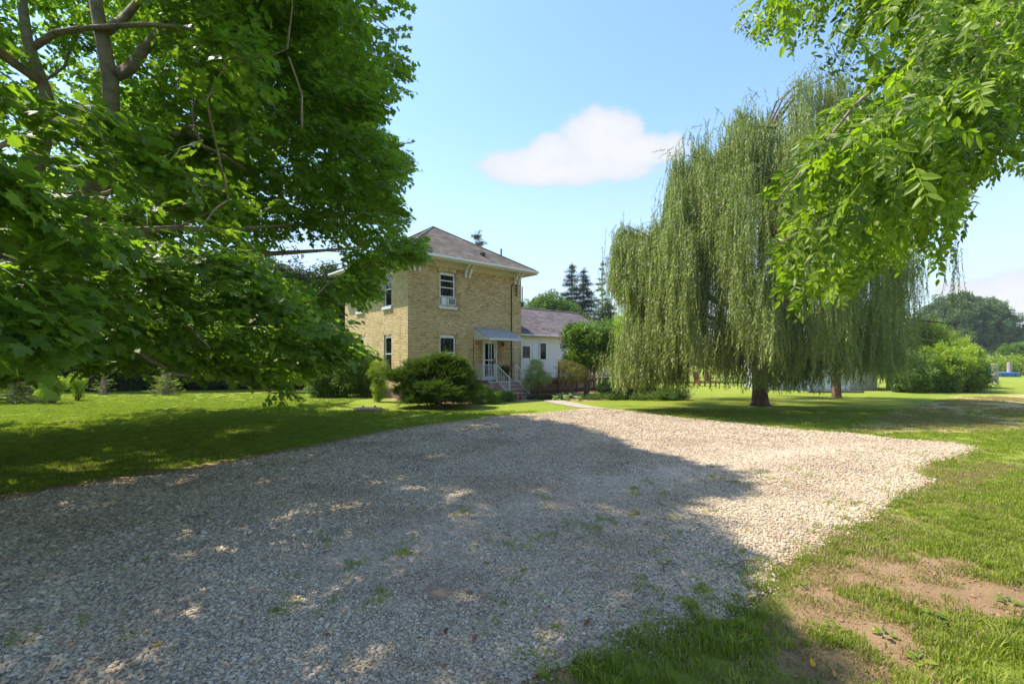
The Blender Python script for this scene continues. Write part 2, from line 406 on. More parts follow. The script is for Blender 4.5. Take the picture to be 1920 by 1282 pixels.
def willow_strand(seed, m, L, step=.045):
    random.seed(seed); mb = MB(); pts = []; x = y = 0.0; n = max(4, int(L / .35)); dx = random.uniform(-.03, .03); dy = random.uniform(-.03, .03)
    for i in range(n + 1):
        pts.append(Vector((x, y, -L * i / n))); x += dx + random.uniform(-.02, .02); y += dy + random.uniform(-.02, .02)
    mb.tube(pts, [.005] * n + [.001], 3, tone=.7, cap=False)
    k = int(L / step)
    for i in range(k):
        t = (i + .5) / k * n; j = int(t); p = pts[j].lerp(pts[min(j + 1, n)], t - j)
        az = random.uniform(0, 6.28); tilt = random.uniform(.35, .95); l = random.uniform(.09, .15); w = random.uniform(.010, .016)
        d = Vector((math.cos(az) * math.sin(tilt), math.sin(az) * math.sin(tilt), -math.cos(tilt))); sx = Vector((-math.sin(az + random.uniform(-1, 1)), math.cos(az), 0)).normalized() * w
        mb.add([p, p + d * l * .45 + sx, p + d * l, p + d * l * .45 - sx], [(0, 1, 2, 3)], random.random())
    return mb.mesh('willow_strand', m)

def clump(seed, m, n, R, size, outline, flat=.8, up=.5):
    """loose ball of leaves round a few twigs"""
    random.seed(seed); mb = MB()
    for i in range(5):
        d = Vector((random.gauss(0, 1), random.gauss(0, 1), random.gauss(.3, .8))).normalized() * R
        mb.tube([(0, 0, 0), d * .5, d], [.006, .004, .002], 3, tone=.1, cap=False)
    for i in range(n):
        d = Vector((random.gauss(0, 1), random.gauss(0, 1), random.gauss(0, 1) * flat)).normalized() * R * random.uniform(.25, 1) ** .6
        s = size * random.uniform(.7, 1.2)
        outline_leaf(mb, outline, TM(d, (random.gauss(-.2, up), random.gauss(0, up), random.uniform(0, 6.28)), s), random.random(), .2)
    return mb.mesh('leaf_clump', m)

def card_clump(seed, m, n, R, size, asp=.55, flat=.8, up=.7):
    """far foliage: leaf-sized quads"""
    random.seed(seed); mb = MB()
    for i in range(n):
        d = Vector((random.gauss(0, 1), random.gauss(0, 1), random.gauss(0, 1) * flat)).normalized() * R * random.uniform(.2, 1) ** .6
        T = TM(d, (random.gauss(0, up), random.gauss(0, up), random.uniform(0, 6.28)), size * random.uniform(.6, 1.3))
        mb.add([T @ Vector((0, -.5, 0)), T @ Vector((asp / 2, 0, .08)), T @ Vector((0, .5, 0)), T @ Vector((-asp / 2, 0, .08))], [(0, 1, 2, 3)], random.random())
    return mb.mesh('far_clump', m)

def needle_spray(seed, m, L=.35, n=46, nl=.035, w=.004):
    random.seed(seed); mb = MB()
    for br in range(5):
        a = (br - 2) * .35 + random.uniform(-.1, .1); l = L * random.uniform(.6, 1)
        o = Vector((br * .02, 0, 0)); d = Vector((math.cos(a), math.sin(a), random.uniform(.0, .35)))
        mb.tube([o, o + d * l], [.004, .001], 3, tone=.0, cap=False)
        for i in range(n):
            t = i / n; p = o + d * l * t; az = random.uniform(0, 6.28)
            e = (d * .7 + Vector((math.cos(az), math.sin(az), math.sin(az * 2) * .6)).normalized()).normalized() * nl * random.uniform(.7, 1.2)
            sx = e.cross(Vector((0, 0, 1))); sx = (sx.normalized() if sx.length > 1e-6 else Vector((1, 0, 0))) * w
            mb.add([p - sx, p + sx, p + e], [(0, 1, 2)], min(1, t * .9 + random.random() * .3))
    return mb.mesh('needle_spray', m)

def blades(seed, m, n, R, h, w=.004, lean=.5):
    random.seed(seed); mb = MB()
    for i in range(n):
        a = random.uniform(0, 6.28); r = R * math.sqrt(random.random()); x, y = r * math.cos(a), r * math.sin(a)
        b = random.uniform(0, 6.28); hh = h * random.uniform(.45, 1.2); ln = random.uniform(.1, lean) * hh; ww = w * random.uniform(.7, 1.3)
        sx = Vector((-math.sin(b), math.cos(b), 0)) * ww; f = Vector((math.cos(b), math.sin(b), 0))
        p = Vector((x, y, 0)); q = p + f * ln * .35 + Vector((0, 0, hh * .6)); t = p + f * ln * 1.2 + Vector((0, 0, hh * .95))
        mb.add([p - sx, p + sx, q + sx * .8, q - sx * .8, t], [(0, 1, 2, 3), (3, 2, 4)], random.random())
    return mb.mesh('grass_tuft', m)

def make_sources():
    source('maple', [src_obj('maple_spray', maple_spray(10 + i, M['maple'])) for i in range(6)])
    source('willow1', [src_obj('strand_a', willow_strand(30 + i, M['willow'], .9)) for i in range(3)])
    source('willow2', [src_obj('strand_b', willow_strand(40 + i, M['willow'], 1.8)) for i in range(3)])
    source('willow3', [src_obj('strand_c', willow_strand(50 + i, M['willow'], 2.9)) for i in range(3)])
    source('broad', [src_obj('clump', clump(60 + i, M['broad'], 60, .32, .11, OVATE)) for i in range(3)])
    source('bright', [src_obj('clump', clump(70 + i, M['bright'], 46, .22, .08, OVATE)) for i in range(3)])
    source('dark', [src_obj('clump', clump(80 + i, M['dark'], 70, .4, .13, OVATE)) for i in range(3)])
    source('varieg', [src_obj('clump', clump(90 + i, M['varieg'], 46, .22, .075, OVATE)) for i in range(3)])
    source('magnolia', [src_obj('clump', clump(100 + i, M['magnolia'], 40, .26, .13, OVATE, up=.7)) for i in range(3)])
    source('russet', [src_obj('clump', clump(110 + i, M['russet'], 46, .22, .06, OVATE)) for i in range(3)])
    source('yellowgreen', [src_obj('clump', clump(120 + i, M['yellowgreen'], 60, .4, .12, OVATE)) for i in range(3)])
    source('bamboo', [src_obj('clump', clump(130 + i, M['yellowgreen'], 44, .22, .12, LANCE, up=.9)) for i in range(3)])
    source('yew', [src_obj('spray', needle_spray(140 + i, M['yew'], .32, 36, .035, .0055)) for i in range(4)])
    source('spruce', [src_obj('spray', needle_spray(150 + i, M['bright'], .35, 30, .03, .005)) for i in range(3)])
    source('darkspruce', [src_obj('spray', needle_spray(155 + i, M['yew'], .5, 30, .05, .009)) for i in range(3)])
    source('pine', [src_obj('clump', card_clump(160 + i, M['pine'], 70, .5, .22, .28, .5)) for i in range(3)])
    source('far', [src_obj('clump', card_clump(170 + i, M['farleaf'], 90, .9, .34, .6, .6)) for i in range(3)])
    source('farwood', [src_obj('clump', card_clump(180 + i, M['broad'], 80, .7, .26, .6, .7)) for i in range(3)])
    source('grass', [src_obj('tuft', blades(190 + i, M['grass'], 34, .07, .045, .0028)) for i in range(4)])
    source('grasswide', [src_obj('tuft', blades(200 + i, M['grass'], 60, .16, .05, .005)) for i in range(4)])
    source('longgrass', [src_obj('tuft', blades(210 + i, M['grass'], 40, .06, .12, .0032, .9)) for i in range(3)])
    source('dry', [src_obj('tuft', blades(220 + i, M['drygrass'], 26, .09, .035, .003, .9)) for i in range(3)])
    lit = [src_obj('litter', single_leaf_mesh('litter', M['deadleaf'], OVATE, .045)), src_obj('litter', single_leaf_mesh('litter', M['deadleaf'], LANCE, .06))]
    for q in range(2):
        mb = MB(); mb.tube([(-.04, 0, 0), (0, .008, .004), (.045, -.004, 0)], [.0022, .002, .001], 4); lit.append(src_obj('litter', mb.mesh('litter', M['twig'])))
    source('litter', lit)
    source('pinkflower', [src_obj('clump', clump(230 + i, M['pink'], 30, .05, .04, OVATE, up=1)) for i in range(2)])
    source('redflower', [src_obj('clump', clump(235 + i, M['redflower'], 30, .06, .045, OVATE, up=1)) for i in range(2)])
    source('hosta', [src_obj('leaf', single_leaf_mesh('hosta_leaf', M['hosta'], [(.14, .06), (.30, .26), (.32, .48), (.18, .78), (.0001, 1)], 1.0))])
    st = []
    for i in range(5):
        rs = np.random.RandomState(300 + i); import bmesh
        bm = bmesh.new(); bmesh.ops.create_icosphere(bm, subdivisions=1, radius=.5)
        sx, sy, sz = rs.uniform(.8, 1.25), rs.uniform(.7, .95), rs.uniform(.38, .6)
        for v in bm.verts:
            d = 1 + rs.uniform(-.16, .16); v.co = Vector((v.co.x * sx * d, v.co.y * sy * d, v.co.z * sz * d))
        me = bpy.data.meshes.new('stone'); bm.to_mesh(me); bm.free(); me.materials.append(M['gravel'])
        me.polygons.foreach_set('use_smooth', [i % 2 == 0] * len(me.polygons)); st.append(src_obj('stone', me))
    source('stones', st)
    M['clod'] = mat('soil_clod', (.36, .215, .13), .95, var=.35, scale=2, bmp=.3)
    cl = []
    for o in st[:3]:
        me = o.data.copy(); me.materials.clear(); me.materials.append(M['clod']); cl.append(src_obj('clod', me))
    source('clods', cl)
make_sources()

def in_poly(x, y, poly):
    x = np.asarray(x); y = np.asarray(y); p = np.asarray(poly, dtype=float); ins = np.zeros(x.shape, bool); n = len(p); j = n - 1
    for i in range(n):
        xi, yi = p[i]; xj, yj = p[j]
        c = ((yi > y) != (yj > y)) & (x < (xj - xi) * (y - yi) / ((yj - yi) if yj != yi else 1e-12) + xi)
        ins ^= c; j = i
    return ins

# value noise on the ground plane (numpy)
def vnoise(x, y, s, seed=0):
    x = np.asarray(x) / s; y = np.asarray(y) / s; xi = np.floor(x).astype(int); yi = np.floor(y).astype(int); fx = x - xi; fy = y - yi
    def h(a, b):
        v = np.sin(a * 127.1 + b * 311.7 + seed * 74.7) * 43758.5453; return v - np.floor(v)
    fx = fx * fx * (3 - 2 * fx); fy = fy * fy * (3 - 2 * fy)
    return (h(xi, yi) * (1 - fx) + h(xi + 1, yi) * fx) * (1 - fy) + (h(xi, yi + 1) * (1 - fx) + h(xi + 1, yi + 1) * fx) * fy
def fbm(x, y, s, seed=0):
    return (vnoise(x, y, s, seed) + .5 * vnoise(x, y, s / 2.1, seed + 1) + .25 * vnoise(x, y, s / 4.3, seed + 2)) / 1.75
def view(x, y, m=60):
    px = CX + x / np.maximum(y, .01) * FPX; return (y > 1.9) & (px > -m) & (px < 1920 + m)

# ------------------------------------------------------------------ ground
DRIVE = [(-9.5, 1.0)] + [G(*p) for p in ((-260, 1000), (0, 938), (160, 912), (400, 876), (506, 855), (601, 838), (726, 812), (800, 800), (954, 780), (1050, 772), (1105, 765),
         (1170, 769), (1264, 782), (1380, 793), (1500, 806), (1606, 813), (1686, 824), (1790, 829), (1830, 840), (1800, 858), (1724, 873), (1742, 905), (1690, 928),
         (1615, 980), (1520, 1036), (1449, 1060), (1425, 1112), (1348, 1160), (1241, 1180), (1121, 1230), (978, 1276))] + [(-.1, 2.0), (-.4, 1.0)]
SOIL = [[G(*p) for p in q] for q in (
    ((1480, 1090), (1600, 1040), (1720, 1030), (1860, 1060), (1960, 1110), (1960, 1190), (1800, 1140), (1700, 1160), (1800, 1282), (1560, 1282), (1470, 1190)),
    ((1430, 1130), (1520, 1150), (1640, 1230), (1660, 1300), (1480, 1300), (1440, 1210)),)]
DRY = [[G(*p) for p in q] for q in (
    ((1560, 812), (1640, 788), (1700, 765), (1800, 742), (2100, 735), (2100, 790), (1960, 800), (1840, 812), (1700, 812)),
    ((1480, 1030), (1620, 960), (1700, 930), (1760, 890), (1850, 860), (1960, 830), (1960, 860), (1800, 930), (1700, 1010), (1640, 1080), (1480, 1100)),
    ((1380, 790), (1560, 800), (1620, 812), (1500, 806), (1300, 790), (1150, 768)),)]

def soft(x, y, poly, r):
    s = np.zeros(np.asarray(x).shape)
    K = 8
    for k in range(K):
        a = 2 * math.pi * k / K; s += in_poly(x + r * math.cos(a), y + r * math.sin(a), poly)
    return (s + in_poly(x, y, poly)) / (K + 1)

def make_ground():
    na, nr = 420, 330
    r = 1.2 * (700 / 1.2) ** (np.linspace(0, 1, nr) ** 1.0); a = np.linspace(-math.pi, math.pi, na, endpoint=False)
    R_, A_ = np.meshgrid(r, a, indexing='ij'); X = (R_ * np.sin(A_)).ravel(); Y = (R_ * np.cos(A_)).ravel()
    V = np.stack([X, Y, np.zeros_like(X)], 1); V = np.vstack([V, [[0, 0, 0]]])
    i, j = np.meshgrid(np.arange(nr - 1), np.arange(na), indexing='ij'); j2 = (j + 1) % na
    F = np.stack([i * na + j, (i + 1) * na + j, (i + 1) * na + j2, i * na + j2], -1).reshape(-1, 4)
    faces = F.tolist() + [(nr * na, k, (k + 1) % na) for k in range(na)]
    me = bpy.data.meshes.new('ground'); me.from_pydata(V.tolist(), [], faces)
    x, y = V[:, 0], V[:, 1]
    soil = np.maximum.reduce([soft(x, y, p, .25) for p in SOIL]); dry = np.maximum.reduce([soft(x, y, p, .7) for p in DRY])
    near = np.where(x < .5, (soft(x, y, DRIVE, .42) > 0) * .75 + soft(x, y, DRIVE, .3), soft(x, y, DRIVE, .45) * 1.2)
    # worn patch in the left lawn, mulch beds by the house
    bed = soft(x, y, [G(*p) for p in ((690, 742), (760, 752), (900, 762), (945, 752), (1000, 752), (1110, 752), (1290, 742), (1290, 732), (1100, 728), (900, 735), (700, 738))], .3)
    worn = soft(x, y, [(-8.5, 7.2), (-5, 8.2), (-5.2, 9.0), (-9, 8.3), (-13, 8.2), (-13, 7.5)], .5) * .5
    far = np.clip((np.hypot(x, y) - 30) / 60, 0, 1) * .25
    for nm, v in (('soil', np.maximum.reduce([soil, near * .9, bed, worn])), ('dry', np.maximum(dry, far)), ):
        at = me.attributes.new(nm, 'FLOAT', 'POINT'); at.data.foreach_set('value', v.astype(np.float32))
    m, nt, N, L, bs = nodes('lawn')
    n1 = noise(N, L, .35, 5); n2 = noise(N, L, 3.0, 6, .65); n3 = noise(N, L, 40, 5, .7); n4 = noise(N, L, 220, 3, .7)
    g = ramp(N, [(.25, (.13, .17, .022)), (.5, (.23, .28, .035)), (.8, (.37, .40, .06))])
    mixf = mathn(N, L, 'ADD', mathn(N, L, 'MULTIPLY', n1.outputs[0], .35), mathn(N, L, 'ADD', mathn(N, L, 'MULTIPLY', n2.outputs[0], .3), mathn(N, L, 'MULTIPLY', n3.outputs[0], .35)))
    L.new(mixf, g.inputs[0])
    d = ramp(N, [(.3, (.34, .26, .09)), (.6, (.52, .40, .18))]); L.new(n3.outputs[0], d.inputs[0])
    s = ramp(N, [(.25, (.21, .13, .068)), (.55, (.42, .275, .15)), (.85, (.57, .41, .25))]); L.new(mathn(N, L, 'ADD', mathn(N, L, 'MULTIPLY', n2.outputs[0], .5), mathn(N, L, 'MULTIPLY', n4.outputs[0], .5)), s.inputs[0])
    def thr(an, lo, hi, ns):
        at = N.new('ShaderNodeAttribute'); at.attribute_name = an
        v = mathn(N, L, 'ADD', at.outputs['Fac'], mathn(N, L, 'MULTIPLY', mathn(N, L, 'SUBTRACT', ns, .5), 1.1))
        mr = N.new('ShaderNodeMapRange'); L.new(v, mr.inputs[0]); mr.inputs[1].default_value = lo; mr.inputs[2].default_value = hi; return mr.outputs[0]
    fd = thr('dry', .3, .8, n2.outputs[0]); fs = thr('soil', .35, .6, n2.outputs[0])
    c = mixc(N, L, fd, g.outputs[0], d.outputs[0]); c = mixc(N, L, fs, c, s.outputs[0])
    L.new(c, bs.inputs['Base Color']); bs.inputs['Roughness'].default_value = .95; bs.inputs['Specular IOR Level'].default_value = .1
    bump(N, L, bs, mathn(N, L, 'ADD', n3.outputs[0], mathn(N, L, 'MULTIPLY', n4.outputs[0], .5)), .9, .03)
    me.materials.append(m)
    o = bpy.data.objects.new('ground', me); COL.objects.link(o); tag(o, 'mown lawn with worn soil patches around the gravel drive', kind='structure')
    # gravel sheet
    import bmesh
    bm = bmesh.new(); vs = [bm.verts.new((px, py, .004)) for px, py in DRIVE]; bm.faces.new(vs); bmesh.ops.triangulate(bm, faces=bm.faces[:])
    me2 = bpy.data.meshes.new('gravel_driveway'); bm.normal_update(); bm.to_mesh(me2); bm.free()
    m2, nt, N, L, bs = nodes('gravel_bed')
    v1 = N.new('ShaderNodeTexVoronoi'); v1.inputs['Scale'].default_value = 42; tc = N.new('ShaderNodeTexCoord'); L.new(tc.outputs['Object'], v1.inputs['Vector'])
    n1 = noise(N, L, .9, 5); n2 = noise(N, L, 120, 3)
    r1 = ramp(N, [(0, (0.288, 0.216, 0.156)), (.4, (0.480, 0.372, 0.276)), (.75, (0.636, 0.516, 0.384)), (1, (0.744, 0.636, 0.516))]); L.new(v1.outputs['Color'], r1.inputs[0])
    r2 = ramp(N, [(.3, (0.456, 0.336, 0.240)), (.7, (0.648, 0.504, 0.372))]); L.new(n2.outputs[0], r2.inputs[0])
    rr = ramp(N, [(.50, (.25, .25, .25)), (.66, (1, 1, 1))]); L.new(n1.outputs[0], rr.inputs[0])
    L.new(mixc(N, L, rr.outputs[0], r1.outputs[0], r2.outputs[0]), bs.inputs['Base Color']); bs.inputs['Roughness'].default_value = .95; bs.inputs['Specular IOR Level'].default_value = .15
    bump(N, L, bs, mathn(N, L, 'SUBTRACT', 1, v1.outputs['Distance']), .8, .012)
    me2.materials.append(m2)
    o2 = bpy.data.objects.new('gravel_driveway', me2); COL.objects.link(o2); tag(o2, 'pale gravel driveway', kind='structure')
make_ground()

# driven-over lines in the gravel, where the stones are pressed in and thin
def packed(x, y):
    d = np.zeros(np.asarray(x).shape)
    path = [G(*p) for p in ((700, 1040), (860, 985), (1100, 930), (1300, 880), (1450, 852), (1640, 835))]
    for (x0, y0), (x1, y1) in zip(path[:-1], path[1:]):
        vx, vy = x1 - x0, y1 - y0; t = np.clip(((x - x0) * vx + (y - y0) * vy) / (vx * vx + vy * vy), 0, 1)
        dd = np.hypot(x - x0 - t * vx, y - y0 - t * vy); d = np.maximum(d, np.exp(-(dd / .7) ** 2))
    return d

def make_gravel():
    P = []; Sc = []
    for y0, y1, dens, sz in ((1.9, 4.2, 5200, .019), (4.2, 7.0, 3300, .022), (7.0, 11, 1700, .027), (11, 17.5, 800, .034)):
        xm = y1 * 1.12; n = int(dens * (y1 - y0) * 2 * xm)
        x = RS.uniform(-xm, xm, n); y = RS.uniform(y0, y1, n)
        k = view(x, y) & in_poly(x + RS.normal(0, .07, n), y + RS.normal(0, .07, n), DRIVE); x, y = x[k], y[k]; n = len(x)
        pk = packed(x, y); nn = fbm(x, y, 1.1, 5)
        bare = (RS.rand(n) < pk * .62 * (nn * 1.6)) | (RS.rand(n) < np.clip((nn - .70) * 4, 0, .8))
        hole = in_poly(x + .05 * (nn - .5), y, [G(*p) for p in ((800, 1095), (842, 1090), (846, 1112), (830, 1128), (800, 1128))])
        x, y, nn = x[~(bare | hole)], y[~(bare | hole)], nn[~(bare | hole)]; n = len(x)
        # a scatter of stones beyond the edge thins out by itself through the jittered test
        big = 1 + .45 * np.clip(-x - 1, 0, 3) / 3
        s = sz * RS.lognormal(0, .28, n) * big * (1 - .35 * packed(x, y))
        P.append(np.stack([x, y, s * .16 + RS.uniform(0, .006, n) + .002], 1)); Sc.append(s)
    P = np.vstack(P); Sc = np.concatenate(Sc)
    scatter('gravel_stones', 'stones', P, rnd_rot(len(P), .28), Sc, label='loose pale rounded gravel covering the driveway', kind='stuff')
make_gravel()

def make_grass():
    def zone(name, key, x0, x1, y0, y1, dens, scl, cond, label, sj=.3):
        n = int(dens * (x1 - x0) * (y1 - y0)); x = RS.uniform(x0, x1, n); y = RS.uniform(y0, y1, n)
        k = view(x, y); x, y = x[k], y[k]; k = cond(x, y); x, y = x[k], y[k]; n = len(x)
        scatter(name, key, np.stack([x, y, np.zeros(n)], 1), rnd_rot(n, .12), scl * RS.uniform(1 - sj, 1 + sj, n), label=label, kind='stuff')
    def indrive(x, y, j=.09): return in_poly(x + RS.normal(0, j, len(x)), y + RS.normal(0, j, len(x)), DRIVE)
    def insoil(x, y):
        s = np.zeros(len(x), bool)
        for p in SOIL: s |= in_poly(x + RS.normal(0, .05, len(x)), y + RS.normal(0, .05, len(x)), p)
        return s
    # foreground right
    def c1(x, y):
        keep = ~indrive(x, y, .16); nn = fbm(x, y, .45, 11); rim = soft(x, y, DRIVE, .5) > 0; keep &= ~(rim & (RS.rand(len(x)) < .55) & (fbm(x, y, .3, 61) < .62))
        dr_ = np.maximum.reduce([soft(x, y, p, .3) for p in DRY]); keep &= ~((dr_ > .3) & (RS.rand(len(x)) < .6))
        bare = insoil(x, y) & ((nn < .56) | (RS.rand(len(x)) < .45)); thin = RS.rand(len(x)) < np.clip((nn - .30) * 3.2, .08, 1)
        return keep & ~bare & thin
    zone('lawn_grass', 'grass', -.5, 7.5, 1.9, 6.5, 620, 1.0, c1, 'short patchy grass on the near right verge')
    zone('lawn_grass', 'longgrass', -.5, 7.5, 1.9, 4.4, 110, .75, lambda x, y: c1(x, y) & (fbm(x, y, .5, 31) > .50), 'longer rough grass tufts in the near right corner', .45)
    zone('lawn_grass', 'grasswide', 2.5, 18, 6.0, 17.5, 55, .8, lambda x, y: ~indrive(x, y) & (fbm(x, y, 1.2, 12) > .14) & ~((RS.rand(len(x)) < .75) & in_poly(x, y, DRY[0])) & ~((RS.rand(len(x)) < .5) & in_poly(x, y, DRY[1])), 'lawn grass right of the gravel', .3)
    zone('lawn_grass', 'grasswide', -26, 3.0, 5.0, 26, 58, .8, lambda x, y: ~(soft(x, y, DRIVE, .42) > RS.uniform(0, .3, len(x)) * (fbm(x, y, .7, 91) > .55)) & ((y < 17) | ((x < -6.8) & (RS.rand(len(x)) < np.clip((27 - y) / 9, .25, 1)))) & (fbm(x, y, 1.0, 13) > .12), 'lawn grass left of the gravel under the maple', .3)
    zone('dry_grass', 'dry', 1.2, 8.5, 2.6, 9.5, 170, 1.0, lambda x, y: ~indrive(x, y) & (np.maximum.reduce([soft(x, y, p, .3) for p in DRY]) * fbm(x, y, .8, 14) > .30), 'bleached dry grass along the right edge of the gravel')
    zone('dry_grass', 'dry', .8, 9.5, 1.9, 8.5, 150, 1.0, lambda x, y: ~indrive(x, y) & (fbm(x, y, .4, 71) > .40), 'thin straw among the near right grass')
    zone('dry_grass', 'dry', 7, 24, 9.5, 24, 60, 1.5, lambda x, y: in_poly(x, y, DRY[0]) & (fbm(x, y, .8, 15) > .5), 'bleached dry grass on the worn ground at the far right')
    # clods, bark and old leaves lying on soil and gravel
    n = 5200; x = RS.uniform(.8, 7.5, n); y = RS.uniform(1.9, 6.2, n); k = view(x, y) & insoil(x, y); x, y = x[k], y[k]
    scatter('soil_clods', 'clods', np.stack([x, y, np.full(len(x), .004)], 1), rnd_rot(len(x), .5), RS.lognormal(math.log(.016), .5, len(x)), label='crumbly brown soil clods in the bare patches', kind='stuff')
    n = 2600; x = RS.uniform(-7, 6, n); y = 2 + 9 * RS.rand(n) ** 1.5; k = view(x, y) & (fbm(x, y, .9, 51) > .42); x, y = x[k], y[k]
    scatter('leaf_litter', 'litter', np.stack([x, y, np.full(len(x), .018)], 1), rnd_rot(len(x), .5), RS.uniform(.25, 1.0, len(x)), label='small dry leaf and twig litter on gravel and verge', kind='stuff')
    # weeds in the gravel
    n = 0; P = []
    rng = np.random.RandomState(5)
    for px, py, k in ((1240, 1000, 2), (1270, 970, 3), (1190, 965, 3), (1150, 985, 2), (1070, 985, 2), (1030, 955, 3), (1020, 935, 2), (1100, 1000, 3), (860, 965, 3), (870, 957, 2), (940, 1020, 3),
                      (985, 1015, 3), (1040, 1000, 3), (735, 1040, 4), (765, 1042, 3), (660, 1060, 3), (715, 1112, 2), (770, 1018, 2), (1185, 918, 4), (1200, 925, 3), (1245, 925, 3), (1120, 990, 4), (1130, 980, 3),
                      (1210, 905, 3), (1390, 908, 4), (1430, 885, 4), (1445, 898, 5), (1350, 900, 3), (1640, 840, 4), (1495, 880, 3), (1510, 890, 3), (1600, 850, 3), (1570, 945, 4), (1590, 940, 3), (1680, 912, 3),
                      (1650, 915, 2), (1220, 1095, 2), (1250, 1060, 2), (1200, 1100, 2), (520, 1140, 3), (600, 1018, 3), (560, 1120, 2), (540, 1090, 2), (250, 1060, 2), (50, 1195, 2), (155, 1170, 2), (250, 1195, 2),
                      (600, 1140, 2), (700, 1130, 2), (1330, 960, 3), (1290, 1130, 3), (1310, 1105, 4), (1540, 985, 4), (1310, 1180, 5), (1240, 1190, 5), (1180, 1200, 5), (430, 830, 2), (805, 815, 3), (830, 812, 2), (1740, 850, 3), (1790, 862, 4)):
        gx, gy = G(px, py)
        for i in range(k * 2): P.append((gx + rng.normal(0, .022 * gy ** .7), gy + rng.normal(0, .03 * gy ** .7), 0))
    for i in range(140):
        gx, gy = G(rng.uniform(900, 1750), rng.uniform(850, 1230)); P.append((gx, gy, 0))
    P = np.array(P); P = P[in_poly(P[:, 0], P[:, 1], DRIVE)]
    scatter('gravel_weeds', 'grass', P, rnd_rot(len(P), .25), RS.uniform(.45, .95, len(P)), label='small green weeds poking through the gravel', kind='stuff')
make_grass()

# ------------------------------------------------------------------ brick house
ANG = math.atan2(.663, .749); HC = (-4.69, 21.8)
def hw(x, y):      # house-local to world ground coordinates
    c, s = math.cos(ANG), math.sin(ANG); return (HC[0] + x * c - y * s, HC[1] + x * s + y * c)

class Fac:
    """facade coordinates: a along the wall, o outwards, z up"""
    def __init__(s, side): s.side = side
    def pt(s, a, o, z): return (a, -o, z) if s.side == 'front' else (-o, a, z)
    def box(s, mb, a0, a1, o0, o1, z0, z1, tone=.5):
        if s.side == 'front': mb.box(a0, a1, -o1, -o0, z0, z1, tone)
        else: mb.box(-o1, -o0, a0, a1, z0, z1, tone)
FR, LF = Fac('front'), Fac('left')

def house_window(fac, parent, a0, a1, z0, z1, bars, arch=True, curtain=True, sill=True):
    w = MB(); t = .075; O0, O1 = -.10, -.035
    fac.box(w, a0, a0 + t, O0, O1, z0, z1 - .08); fac.box(w, a1 - t, a1, O0, O1, z0, z1 - .08)
    fac.box(w, a0 + t, a1 - t, O0, O1, z0, z0 + t)
    # arched head
    n = 10; vs = []; A = (a0 + a1) / 2; hw_ = (a1 - a0) / 2
    top = lambda a: z1 + (.0 if not arch else .07 * (1 - ((a - A) / hw_) ** 2)) - .07
    for i in range(n + 1):
        a = a0 + (a1 - a0) * i / n
        for o in (O0, O1): vs += [fac.pt(a, o, z1 - .17), fac.pt(a, o, top(a))]
    fs = []
    for i in range(n):
        b = i * 4; c = b + 4
        fs += [(b + 2, c + 2, c + 3, b + 3), (b, b + 1, c + 1, c), (b + 1, b + 3, c + 3, c + 1), (b, c, c + 2, b + 2)]
    w.add(vs, fs)
    f = w.build('window', M['vinyl'], parent, bevel=.004)
    for zz in bars:
        b = MB(); fac.box(b, a0 + t + .001, a1 - t - .001, -.088, -.05, zz - .022, zz + .022); b.build('bar', M['vinyl'], f)
    g = MB(); fac.box(g, a0 + t + .001, a1 - t - .001, -.082, -.078, z0 + t, z1 - .16); g.build('pane', M['glass'], f)
    if sill:
        s = MB(); fac.box(s, a0 - .09, a1 + .09, -.09, .09, z0 - .13, z0 - .002); s.build('sill', M['white'], f, bevel=.01)
    return f

